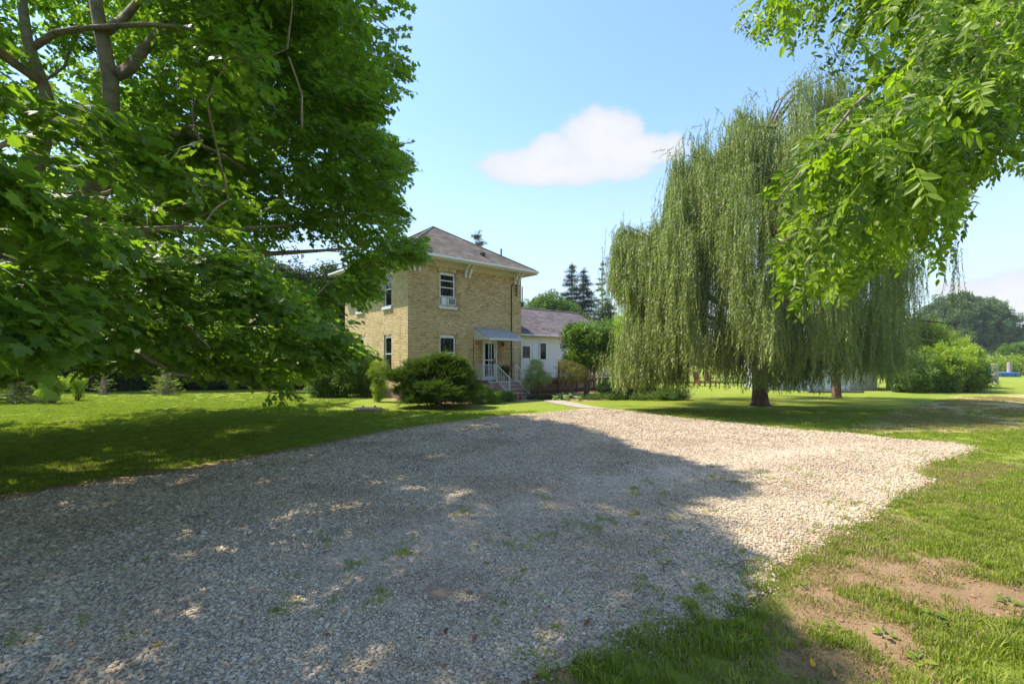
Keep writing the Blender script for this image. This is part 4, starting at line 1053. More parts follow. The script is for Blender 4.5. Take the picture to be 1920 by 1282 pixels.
def make_yew():
    bx, by = -3.0, 18.6
    t = empty('yew_bush', (bx, by, 0), label='big spreading dark green yew in front of the brick house', cat='bush')
    rng = random.Random(3); P = []; R = []
    mb = MB(); mb.tube([(0.15, 0, 0), (.2, .02, .5), (.1, 0, 1.2), (.0, 0, 1.7)], [.10, .08, .06, .02], 7)
    # tiers: each a flattish drooping plume
    tiers = []
    for i in range(64):
        z = .28 + 1.45 * (rng.random() ** .9); k = 1 - (z / 2.2) ** 2.2; a = rng.uniform(0, 6.28); rad = (1.62 * k) * rng.uniform(.35, 1.08)
        cx, cy = math.cos(a) * rad * 1.08 + (.30 if z < .9 else 0.05), math.sin(a) * rad * .72
        cx = cx if -1.6 < cx < 1.25 else rng.uniform(-1.2, .8) * k + rng.gauss(0, .2); tiers.append((cx, cy, z + .12 * math.sin(cx * 4), rng.uniform(.28, .50), a))
    for cx, cy, z, r, a in [(1.35, 0, .7, .4, 0), (-1.5, -.1, 1.25, .5, 3.1), (.75, -.2, 1.72, .38, 0), (.1, -.2, 1.85, .40, 0), (-.6, 0, 1.60, .38, 3.1)] + tiers:
        n = int(105 * r / .45); d = np.stack([RS.normal(0, .42, n), RS.normal(0, .42, n), RS.normal(0, .16, n)], 1) * r
        d[:, 2] -= .18 * (d[:, 0] ** 2 + d[:, 1] ** 2) / r
        P.append(d + (cx, cy, z)); yaw = np.arctan2(d[:, 1] + math.sin(a) * r * .5, d[:, 0] + math.cos(a) * r * .5)
        R.append(np.stack([RS.normal(0, .5, n), RS.normal(-.35, .3, n), yaw + RS.normal(0, .5, n)], 1))
        mb.tube([(0.15, 0, max(.15, z * .45)), (cx * .5 + .07, cy * .5, z * .75), (cx, cy, z - .05)], [.035, .022, .008], 5)
    P = np.vstack(P); R = np.vstack(R); k = P[:, 2] > .05
    scatter('foliage', 'yew', P[k], R[k], RS.uniform(.7, 1.3, k.sum()), parent=t, kind='stuff'); mb.build('branches', M['bark'], t)
make_yew()

def make_shrubs():
    shrub('hedge_shrub', 'large rounded green shrub at the left corner of the brick house', 'shrub', (-8.0, 23.6), [((-.7, 0, .8), (1.2, .8, .95)), ((.6, .1, 1.0), (.95, .8, 1.05)), ((-1.2, -.1, .55), (.6, .6, .6))], 'broad', .8, dens=30, nst=14,
          extra=[('yellowgreen', .22, .45)])
    shrub('bamboo_clump', 'thin yellow green cane plant between the yew and the rounded shrub', 'shrub', (-5.75, 20.9), [((0, 0, .55), (.30, .28, .60)), ((.05, 0, 1.35), (.38, .3, .50))], 'bamboo', .6, dens=50, stem=.010, nst=12)
    shrub('yew_side_shrub', 'low dark shrub under the right side of the yew by the porch', 'shrub', (-1.25, 20.0), [((0, 0, .30), (.6, .5, .38)), ((.45, 0, .22), (.4, .4, .26))], 'magnolia', .55, dens=40)
    shrub('dogwood_shrub', 'pale variegated shrub beside the right stair railing', 'shrub', (1.05, 23.1), [((0, 0, 1.15), (.50, .45, .45)), ((.50, 0, .95), (.38, .35, .32)), ((-.25, .1, .7), (.3, .3, .45)), ((.12, 0, 1.6), (.32, .3, .26))], 'varieg', .62, dens=42, stem=.018, nst=12)
    shrub('tall_glossy_shrub', 'tall glossy green shrub standing at the end of the deck', 'shrub', (3.75, 24.2), [((0, 0, 2.55), (1.05, .95, 1.15)), ((-.35, 0, 3.0), (.75, .7, .75)), ((.6, 0, 2.1), (.75, .7, .8)), ((-.3, -.1, 1.85), (.8, .7, .6)), ((.85, -.1, 2.9), (.45, .5, .45))], 'magnolia', .85, dens=26, stem=.05, nst=9, smat='bark')
    shrub('russet_shrub', 'bare stemmed shrub with yellow and reddish leaves in front of the deck', 'shrub', (2.75, 22.9), [((0, 0, 1.25), (.75, .6, .5)), ((-.25, 0, 1.55), (.4, .4, .35)), ((.4, 0, 1.0), (.4, .4, .35))], 'russet', .62, dens=26, stem=.022, nst=26, extra=[('bright', .2, .5)])
    shrub('dark_bed_shrub', 'dark large leaved plant between the deck and the willow', 'shrub', (4.75, 22.6), [((0, 0, .55), (.75, .6, .45)), ((.6, .1, .4), (.6, .5, .38))], 'dark', .7, dens=24, stem=.01)
    shrub('ground_cover', 'low green ground cover beside the willow fringe', 'ground cover', (6.0, 21.9), [((-1.6, .1, .10), (1.3, .4, .2)), ((.5, 0, .12), (1.5, .55, .24)), ((1.3, .2, .22), (.8, .5, .28))], 'broad', .5, dens=36, stem=0)
    shrub('twiggy_bush', 'small round bush under the left edge of the willow', 'bush', (6.1, 23.0), [((0, 0, .5), (.9, .7, .5)), ((.3, 0, .9), (.6, .5, .4))], 'broad', .6, dens=26, stem=.02, nst=14)
    shrub('low_bed_plant', 'grey green low plants at the foot of the deck lattice', 'plant', (1.6, 22.2), [((-.4, 0, .06), (.6, .3, .12)), ((.4, 0, .08), (.5, .3, .14))], 'dark', .4, dens=60, stem=0)
    shrub('leafy_corner_plant', 'bright low leafy plant left of the porch steps', 'plant', (-.35, 21.2), [((0, 0, .15), (.55, .4, .2))], 'broad', .5, dens=50, stem=0)
    # hosta
    t = empty('hosta_plant', (2.45, 21.6, 0), label='low clump of broad pale edged leaves at the path', cat='plant')
    me = _coll['hosta'].objects[0].data; rng = random.Random(8)
    for i in range(58):
        a = rng.uniform(0, 6.28); r = rng.random() ** .6; sg = -.26 if i % 2 else .26
        obj('leaf', me, t, loc=(sg + math.cos(a) * .30 * r, math.sin(a) * .24 * r, .06 + .16 * (1 - r) + .04 * rng.random()), rot=(rng.uniform(-.6, .15) + (1 - r) * .7, rng.gauss(0, .2), a - math.pi / 2), scl=rng.uniform(.15, .25))
    for i, (x, y, lab) in enumerate(((.12, 21.85, 'small crimson flowers at the left foot of the steps'), (1.55, 22.75, 'single red bloom in the bed by the lattice'))):
        t = empty('red_flowers', (x, y, 0), label=lab, cat='flowers'); n = 26 if i == 0 else 3
        P = np.stack([RS.normal(0, .16 if i == 0 else .04, n), RS.normal(0, .12, n), RS.uniform(.08, .22, n)], 1)
        scatter('petals', 'redflower', P, rnd_rot(n, .7), RS.uniform(.7, 1.2, n), parent=t, kind='stuff'); scatter('foliage', 'broad', P * (1, 1, .4), rnd_rot(n, .7), RS.uniform(.2, .35, n), parent=t, kind='stuff')
make_shrubs()

def make_bits():
    # concrete walk from the gravel to the steps
    b = MB(); pts = [G(*p) for p in ((1020, 752), (1052, 751), (1112, 763), (1142, 768), (1092, 766), (1040, 757))]
    n = len(pts); b.add([(x, y, .006) for x, y in pts] + [(x, y, .035) for x, y in pts], [tuple(range(n, 2 * n))] + [(i, (i + 1) % n, n + (i + 1) % n, n + i) for i in range(n)])
    b.build('garden_path', M['path'], kind='structure')
    # bare patch in the gravel
    b = MB(); gx, gy = G(821, 1110); n = 22; rg = random.Random(2); pts = [(gx + math.cos(a * 6.283 / n) * rg.uniform(.09, .14), gy + math.sin(a * 6.283 / n) * rg.uniform(.12, .19)) for a in range(n)]
    b.add([(x, y, .012) for x, y in pts], [tuple(range(n))]); b.build('bare_patch', mat('damp_sand', (.34, .235, .15), .95, var=.25, scale=20, bmp=.8), kind='structure', label='bare sandy patch in the gravel')
    # well slab
    t = empty('well_slab', (-5.15, 17.35, 0), .25, label='square stone slab with rusty fittings set in the lawn', cat='slab')
    b = MB(); b.box(-.48, .48, -.42, .42, 0, .06); b.build('slab', M['stone'], t, bevel=.02)
    b = MB(); b.box(-.36, .30, -.34, .30, .061, .10); b.build('lid', M['concrete'], t, bevel=.015)
    for x in (-.18, .22):
        b = MB(); b.lathe([(.035, 0), (.035, .04), (.02, .07)], (x, .02, .1), 10); b.build('bolt', M['rust'], t)
    # twigs, fallen leaves, broad weeds near the viewer
    for (px, py, l, a, lab) in ((1408, 1062, .42, .25, 'forked dry twig at the grass edge of the gravel'), (1252, 1068, .22, 1.0, 'short dark twig on the gravel in the shade')):
        gx, gy = G(px, py); t = empty('twig', (gx, gy, .02), a, label=lab, cat='twig'); b = MB()
        b.tube([(-l / 2, 0, .0), (-l * .1, .03, .03), (l * .25, .0, .025), (l / 2, .05, .02)], [.006, .005, .004, .002], 5); b.build('stem', M['twig'], t)
        b = MB(); b.tube([(-l * .05, .02, .03), (l * .12, -.06, .03), (l * .2, -.14, .015)], [.004, .003, .002], 4); b.build('branch', M['twig'], t)
    fl = [(1410, 1202, 'yellow', 'yellow fallen leaf in the shaded grass left of the bare soil'), (1401, 1127, 'yellow', 'small yellow leaf at the shaded tip of the gravel'), (1526, 1260, 'yellow', 'yellow leaf in the grass at the bottom right'),
          (306, 1212, 'yellow', 'yellow leaf on the gravel at the lower left'), (1067, 1101, 'deadleaf', 'rust brown leaf on the gravel centre right'), (872, 1117, 'deadleaf', 'curled brown leaf below the bare patch in the gravel'), (838, 1184, 'deadleaf', 'brown leaf left of the lowest shaded gravel'),
          (1096, 1182, 'deadleaf', 'brown leaf near the lower grass wedge'), (892, 1196, 'deadleaf', 'small brown leaf at bottom centre of the gravel'), (202, 942, 'deadleaf', 'brown leaf near the left gravel border'), (560, 1115, 'deadleaf', 'dark brown clod beside a gravel weed')]
    for px, py, k, lab in fl:
        gx, gy = G(px, py); me = single_leaf_mesh('fallen_leaf', M[k], OVATE, .075)
        o = obj('fallen_leaf', me, None, loc=(gx, gy, .03), rot=(random.uniform(-.3, .5), random.uniform(-.3, .3), random.uniform(0, 6)), scl=random.uniform(.8, 1.1), label=lab, cat='leaf')
    rng = random.Random(21)
    bw = [(1660, 1192, .20, 'broad leaved weed with a pair of pale leaves on bare soil'), (1790, 1170, .26, 'largest broad leaved weed at the lower right'), (1725, 1240, .22, 'light green broad leaved weed near the bottom edge'), (1745, 1155, .20, 'spreading weed above the largest weed'),
          (1560, 1180, .20, 'long dark leaf weed at the edge of the shade'), (1880, 1062, .20, 'weed beside the soil strip at the right edge'), (1890, 1130, .18, 'weed at the right edge below the soil strip'), (1650, 1010, .16, 'small weed where dry grass meets green lawn'), (1500, 1100, .14, 'small weed near the gravel tip')]
    outl = [(.12, .05), (.24, .3), (.25, .5), (.17, .75), (.0001, 1)]
    wm = single_leaf_mesh('leaf', M['bright'], outl, 1.0); wm2 = single_leaf_mesh('leaf', M['broad'], outl, 1.0)
    for j, (px, py, s, lab) in enumerate(bw):
        gx, gy = G(px, py); t = empty('broadleaf_weed', (gx, gy, 0), rng.uniform(0, 6), label=lab, cat='weed', group='broad leaved weeds in the verge')
        for i in range(7):
            a = i * .9 + rng.uniform(-.3, .3); obj('leaf', wm if (i + j) % 3 else wm2, t, loc=(math.cos(a) * .02, math.sin(a) * .02, .015), rot=(rng.uniform(.05, .45), rng.uniform(-.2, .2), a - math.pi / 2), scl=s * rng.uniform(.2, .42))
make_bits()

# ------------------------------------------------------------------ maple
def sunground(P):
    c = 1 / math.tan(SUN_EL); return P[:, 0] - SUN_H[0] * c * P[:, 2], P[:, 1] - SUN_H[1] * c * P[:, 2]
def project(P):
    y = np.maximum(P[:, 1], .01); return CX + P[:, 0] / y * FPX, HY - (P[:, 2] - H) / y * FPX

def make_maple():
    tx, ty = -9.6, 7.8
    t = empty('maple_tree', (tx, ty, 0), label='huge spreading maple filling the left of the view, low limbs reaching over the lawn', cat='tree')
    O = np.array([tx, ty, 0.])
    mask = [(-4000, -4000), (760, -4000), (775, -300), (752, 0), (755, 40), (735, 62), (762, 105), (768, 128), (760, 165), (728, 190), (705, 232), (748, 268), (775, 298), (764, 330), (728, 345), (757, 400), (748, 428), (812, 455), (800, 482), (757, 500),
            (722, 512), (712, 528), (722, 540), (716, 552), (700, 560), (690, 592), (640, 600), (655, 632), (700, 642), (702, 662), (650, 672), (600, 690), (578, 712), (560, 705), (540, 690), (482, 712), (440, 695), (330, 700), (280, 668), (232, 678), (180, 692), (100, 668), (60, 700), (-4000, 700)]
    shade = [(-40, 12.5), G(0, 785), G(200, 772), G(400, 762), G(560, 756), G(640, 752), G(700, 765), G(860, 775), G(980, 780), G(1060, 795), G(1130, 815), G(1200, 850), G(1280, 865), G(1335, 875), G(1400, 895), G(1385, 930), G(1290, 935), G(1262, 960), G(1335, 1010),
             G(1440, 1050), G(1385, 1092), G(1425, 1130), G(1500, 1215), G(1560, 1290), (1.6, -2), (-40, -6)]
    gaps = [((205, 140), (420, 300)), ]
    def ok(P, j=0.0):
        x, y = project(P); n = len(P)
        vis = (P[:, 1] > .3) & (y > -60) & (x > -150) & (x < 2100)
        inm = in_poly(x + RS.normal(0, 5, n), y + RS.normal(0, 5, n), mask)
        a = ~vis | inm
        right = (P[:, 1] > .3) & (x > 700) & ~in_poly(x, y, mask)
        a &= ~right
        sx, sy = sunground(P); a &= in_poly(sx + RS.normal(0, .08, n), sy + RS.normal(0, .08, n), shade)
        # open window towards the upper limbs
        a &= ~((x > 25) & (x < 330) & (y > -40) & (y < 225) & (P[:, 1] < 9.3) & (y < 225 - (330 - x) * .18 + 60 * 0))
        a &= ~in_poly(x, y, [(505, 455), (625, 450), (645, 500), (590, 532), (500, 520)])
        a &= P[:, 2] > .9
        a &= ~((y < 80) & (y > -200) & (P[:, 1] > .3) & (P[:, 1] < 5.5))
        a &= np.hypot(P[:, 0], P[:, 1]) > 2.2
        a &= ~((P[:, 1] > 1) & (y > 560) & (P[:, 1] > 8) & (x > 620))
        return a
    pts = []; rots = []; scs = []
    C = np.array([-8.2, 10.0, 6.6]); Rr = np.array([9.4, 10.8, 7.6])
    plates = []; tries = 0
    rng = np.random.RandomState(12)
    while len(plates) < 540 and tries < 40000:
        tries += 1
        d = rng.normal(0, 1, 3); d /= np.linalg.norm(d); r = rng.uniform(.42, 1.0) ** .7
        p = C + d * r * Rr
        if p[2] < 1.2: continue
        plates.append((p, d, .0))
    for i in range(150):
        px, py, Y_ = rng.uniform(230, 780), rng.uniform(-80, 520), rng.uniform(8.5, 15.5)
        if py > 420 and px < 500: continue
        p = P3(px, py, Y_)
        if ok(p[None])[0]: plates.append((p, (p - C) / Rr, .0))
    # boughs over the drive and the viewer, out of the picture, that close the shade
    tries = 0
    while tries < 480:
        tries += 1; gx, gy = rng.uniform(-14, 3), rng.uniform(-2, 16)
        if not in_poly(np.array([gx]), np.array([gy]), shade)[0]: continue
        z = rng.uniform(4.2, 9.5); c_ = z / math.tan(SUN_EL); p = np.array([gx + SUN_H[0] * c_, gy + SUN_H[1] * c_, z]); a_, b_ = project(p[None])
        if p[1] > .3 and b_[0] > -120: continue
        plates.append((p, (p - C) / Rr, .0))
    # near low boughs on the left, and the lower boughs towards the house
    near = []
    for px, py, Y in ((60, 130, 3.2), (20, 170, 3.0), (120, 210, 3.5), (200, 240, 4.0), (60, 260, 3.4), (150, 300, 4.3), (260, 300, 4.6), (330, 330, 5.0), (40, 380, 3.0), (10, 340, 2.8), (90, 420, 3.2), (150, 440, 3.8), (220, 470, 4.4), (60, 520, 3.2), (20, 560, 2.9),
                      (0, 620, 2.9), (50, 600, 3.2), (130, 540, 3.8), (200, 540, 4.6), (280, 520, 4.6), (350, 480, 4.8), (420, 480, 5.2), (460, 500, 5.4), (330, 560, 5.0), (400, 560, 5.2), (470, 560, 5.4), (540, 580, 5.8), (520, 520, 6.0), (590, 600, 6.3), (620, 630, 6.6),
                      (660, 650, 7.0), (560, 640, 6.2), (480, 620, 5.6), (400, 620, 5.4), (300, 610, 5.0), (240, 600, 4.8), (200, 620, 5.2), (120, 640, 5.0), (520, 660, 6.0), (600, 670, 6.5), (450, 670, 5.8), (380, 660, 5.6), (330, 650, 5.4), (260, 650, 6.0), (480, 690, 5.8), (640, 650, 6.8),
                      (540, 560, 7.5), (600, 560, 8.5), (640, 530, 9.5), (680, 520, 10.5), (560, 620, 8), (500, 600, 8), (440, 590, 7.5), (380, 580, 7.5), (320, 560, 7), (260, 560, 7), (180, 570, 6.6), (100, 580, 6.4), (60, 640, 6.2), (180, 660, 6.4), (720, 545, 13), (670, 560, 12), (790, 465, 15.5), (760, 470, 15), (720, 480, 14), (700, 500, 13.5)):
        near.append((P3(px, py, Y), Y))
    for p, d, _ in plates:
        out = p - np.array([tx, ty, p[2] - .5]); L = np.linalg.norm(out[:2]); u = out / max(L, .1); u[2] = -.12 - .20 * rng.rand()
        n = rng.randint(34, 58); A = 1.35 * rng.uniform(.7, 1.2); B = .85 * rng.uniform(.7, 1.2)
        s = rng.normal(0, .5, n) * A; w = rng.normal(0, .5, n) * B; h = rng.normal(0, .12, n) - .10 * s ** 2 - .12 * w ** 2
        v = np.array([-u[1], u[0], 0]); q = p + s[:, None] * u + w[:, None] * v + h[:, None] * np.array([0, 0, 1])
        yaw = math.atan2(u[1], u[0]) + np.arctan2(w, s + A * .8) + rng.normal(0, .5, n)
        pts.append(q); rots.append(np.stack([rng.normal(0, .38, n), rng.normal(.25, .3, n), yaw], 1)); scs.append(rng.uniform(.8, 1.15, n) * .95)
    for p, Y in near:
        u = np.array([.75, -.25 if p[0] < -3 else -.1, -.20]); v = np.array([-u[1], u[0], 0]); n = int(16 + Y * 2.4); A, B = .12 + Y * .085, .10 + Y * .05
        s = rng.normal(0, .5, n) * A; w = rng.normal(0, .5, n) * B; h = rng.normal(0, .06, n) - .25 * s ** 2
        q = p + s[:, None] * u + w[:, None] * v + h[:, None] * np.array([0, 0, 1])
        pts.append(q); rots.append(np.stack([rng.normal(0, .35, n), rng.normal(.30, .25, n), math.atan2(u[1], u[0]) + rng.normal(0, .7, n)], 1)); scs.append(rng.uniform(.8, 1.1, n) * (.62 + min(.25, Y * .02)))
    npl = sum(len(q) for q in pts[:len(plates)]); P = np.vstack(pts); R = np.vstack(rots); Sx = np.concatenate(scs); tip = P + np.stack([np.cos(R[:, 2]), np.sin(R[:, 2]), np.full(len(P), -.2)], 1) * (.20 * Sx)[:, None]; k = ok(P) & ok(tip)
    isp = np.arange(len(P)) < npl; a_, b_ = project(P); k &= ~(isp & (P[:, 1] > .3) & (P[:, 1] < 5.2) & (b_ > -80) & (a_ > 200))
    k &= ~(isp & (P[:, 1] > .3) & (P[:, 1] < 8.0) & (b_ > -80) & (a_ > 470))
    # gaps in the upper crown where the sun comes through to some of the lower boughs
    sv = np.array(sun_vec)
    for j in range(0, len(near), 2):
        q = near[j][0]; d_ = P - q; t_ = d_ @ sv; off = np.linalg.norm(d_ - t_[:, None] * sv, axis=1); k &= ~((t_ > .7) & (off < (.34 if near[j][0][1] < 4.5 else .26) + .016 * near[j][1]))
    P, R, Sx = P[k], R[k], Sx[k]
    # thicken the unseen top of the crown wherever the sun would still reach the drive
    gx, gy = np.meshgrid(np.arange(-15, 3.6, .22), np.arange(1.9, 17, .22)); gx, gy = gx.ravel(), gy.ravel(); kk = in_poly(gx, gy, shade) & in_poly(gx, gy, DRIVE); gx, gy = gx[kk], gy[kk]
    sx_, sy_ = sunground(P); H2, _, _ = np.histogram2d(sx_, sy_, bins=[np.arange(-16, 5, .33), np.arange(0, 19, .33)])
    add = []
    for a0, b0 in zip(gx, gy):
        i_, j_ = int((a0 + 16) / .33), int(b0 / .33)
        if H2[min(i_, H2.shape[0] - 1), min(j_, H2.shape[1] - 1)] >= 5: continue
        for _ in range(12):
            z = rng.uniform(4.5, 12.5); c_ = z / math.tan(SUN_EL); p = np.array([a0 + rng.normal(0, .1) + SUN_H[0] * c_, b0 + rng.normal(0, .1) + SUN_H[1] * c_, z]); q_, w_ = project(p[None])
            if p[1] < .3 or q_[0] < -60 or w_[0] < -60 or (ok(p[None])[0] and p[1] > 8): add.append(p); break
    print('closing sprays', len(add))
    if add:
        add = np.array(add); P = np.vstack([P, add]); R = np.vstack([R, np.stack([rng.normal(0, .3, len(add)), rng.normal(.1, .2, len(add)), rng.uniform(0, 6.28, len(add))], 1)]); Sx = np.concatenate([Sx, np.full(len(add), 1.1)])
    # the drooping tip that hangs low over the lawn
    dr = []; path = [P3(430, 655, 5.6), P3(470, 690, 5.7), P3(510, 722, 5.8), P3(555, 748, 5.9)]
    for i in range(26):
        f = rng.rand() * 3; a = int(f); q = path[a] + (path[min(a + 1, 3)] - path[a]) * (f - a); dr.append(q + rng.normal(0, .07, 3))
    dr = np.array(dr); P = np.vstack([P, dr]); R = np.vstack([R, np.stack([rng.normal(0, .4, 26), rng.normal(.5, .3, 26), rng.normal(0, .9, 26)], 1)]); Sx = np.concatenate([Sx, np.full(26, .42)])
    
    scatter('crown', 'maple', P - O, R, Sx, parent=t, kind='stuff')
    # 300 single leaves nearest the viewer
    lm = [single_leaf_mesh('leaf', M['maple'], MAPLE, .13) for _ in range(3)]
    cand = [(p, Y) for p, Y in near if Y < 5.0]; c = 0
    while c < 300:
        p, Y = cand[rng.randint(len(cand))]; q = p + rng.normal(0, 1, 3) * np.array([.20, .16, .10]) + np.array([0, -.12, 0])
        if not ok(q[None])[0] or q[1] < 2.4: continue
        obj('leaf', lm[c % 3], t, loc=q - O, rot=(rng.normal(-.45, .3), rng.normal(0, .3), rng.normal(-1.2, .9)), scl=rng.uniform(.8, 1.15)); c += 1
    # wood
    w = MB()
    w.tube([(0, 0, -.05), (.0, 0, .4), (.05, .05, 1.5), (.15, .1, 2.7)], [.62, .48, .42, .42], 12)
    F0 = np.array([.15, .1, 2.6]) + O
    def limb(pp, r):
        b_ = MB(); b_.tube([Vector(F0 - O)] + [Vector(np.array(q) - O) for q in pp], r, 9); b_.build('limb', M['bark'], t, smooth=True)
    limb([P3(120, 470, 8.6), P3(195, 330, 9), P3(208, 240, 9), P3(207, 150, 9), P3(188, 50, 9.1), P3(168, -60, 9.3), P3(150, -300, 9.6)], [.30, .23, .18, .145, .13, .115, .10, .05])
    limb([P3(20, 450, 8.4), P3(98, 215, 9.2), P3(80, 155, 9.3), P3(52, 80, 9.4), P3(42, 10, 9.5), P3(35, -160, 9.6)], [.26, .19, .11, .10, .09, .08, .04])
    def br(pp, r):
        b_ = MB(); b_.tube([Vector(np.array(q) - O) for q in pp], r, 7); b_.build('branch', M['bark'], t, smooth=True)
    br([P3(212, 145, 9.0), P3(245, 128, 9.4), P3(268, 96, 9.8), P3(300, 60, 10.2), P3(330, 20, 10.5), P3(380, -80, 11)], [.11, .11, .10, .09, .07, .03])
    br([P3(200, 60, 9.0), P3(232, 35, 9.4), P3(262, 0, 9.8), P3(280, -60, 10)], [.09, .08, .07, .05])
    br([P3(65, 88, 9.2), P3(105, 62, 9.0), P3(150, 54, 9), P3(205, 50, 8.9), P3(275, 46, 8.8), P3(340, 52, 8.8), P3(410, 62, 8.9)], [.07, .06, .05, .045, .045, .035, .01])
    br([P3(200, 240, 9.0), P3(260, 262, 9.0), P3(340, 250, 9.3), P3(420, 268, 9.8), P3(560, 250, 10.5)], [.10, .09, .07, .05, .015])
    br([P3(120, 640, 5.0), P3(180, 646, 5.1), P3(265, 654, 5.3), P3(340, 660, 5.6), P3(435, 657, 5.9), P3(520, 640, 6.3)], [.045, .04, .038, .03, .024, .01])
    br([P3(255, 652, 5.3), P3(290, 625, 5.4), P3(345, 615, 5.5), P3(410, 596, 5.7), P3(470, 570, 6)], [.03, .027, .024, .018, .008])
    br([P3(258, 654, 5.3), P3(285, 675, 5.35), P3(330, 700, 5.45), P3(385, 708, 5.6), P3(440, 712, 5.75), P3(500, 722, 5.8), P3(556, 752, 5.9)], [.034, .031, .026, .020, .014, .008, .003])
    br([P3(-40, 290, 3.4), P3(40, 258, 3.5), P3(95, 240, 3.6), P3(160, 222, 3.8), P3(230, 235, 4)], [.022, .018, .014, .010, .004])
    br([P3(60, 378, 4.6), P3(150, 372, 4.8), P3(200, 362, 4.9), P3(235, 345, 5), P3(300, 356, 5.2)], [.026, .022, .018, .012, .004])
    br([P3(100, 436, 7), P3(240, 434, 7.2), P3(330, 428, 7.6), P3(420, 432, 8), P3(560, 420, 9)], [.07, .06, .05, .04, .01])
    br([P3(80, 580, 4.8), P3(130, 588, 5), P3(190, 600, 5.2), P3(260, 590, 5.4)], [.025, .02, .014, .004])
    br([F0, P3(250, 500, 8.5), P3(430, 480, 10), P3(600, 470, 12), P3(700, 462, 14), P3(790, 462, 15.6)], [.18, .12, .07, .04, .025, .008])
    roots = [np.array(q) for q in (P3(208, 240, 9), P3(207, 150, 9), P3(80, 155, 9.3), P3(188, 50, 9.1), P3(120, 470, 8.6), P3(430, 480, 10), P3(600, 470, 12), P3(168, -60, 9.3), P3(35, -160, 9.6), F0, P3(340, 250, 9.3), P3(330, 428, 7.6))]
    cen = [p for p, d, _ in plates if ok(p[None])[0]]; core = np.array([tx, ty, 5.0]); cen.sort(key=lambda p: np.linalg.norm(p - core))
    tw = MB(); nod = list(roots); par = [-1] * len(roots); wgt = [0] * len(roots)
    for p in cen:       # each bough grows from the nearest wood that is nearer the trunk
        dd = [np.linalg.norm(q - p) + .25 * np.linalg.norm(q - core) for q in nod]; k = int(np.argmin(dd)); nod.append(p - np.array([0, 0, .08])); par.append(k); wgt.append(0)
    for k in range(len(nod) - 1, len(roots) - 1, -1):
        wgt[k] += 1; wgt[par[k]] += wgt[k]
    for k in range(len(roots), len(nod)):
        a_, p_ = nod[par[k]], nod[k]; L = np.linalg.norm(a_ - p_); m_ = (a_ + p_) / 2 + np.array([rng.normal(0, .12) * L, rng.normal(0, .12) * L, .10 * L])
        if a_[2] - p_[2] > .45 * L and L > 1.0: continue
        r1 = .005 + .0045 * math.sqrt(wgt[k]); tw.tube([Vector(a_ - O), Vector(m_ - O), Vector(p_ - O)], [r1 * 1.25, r1 * 1.1, r1 * .9], 5)
    w.build('trunk', M['bark'], t, smooth=True); tw.build('twigs', M['bark'], t, kind='stuff')
make_maple()

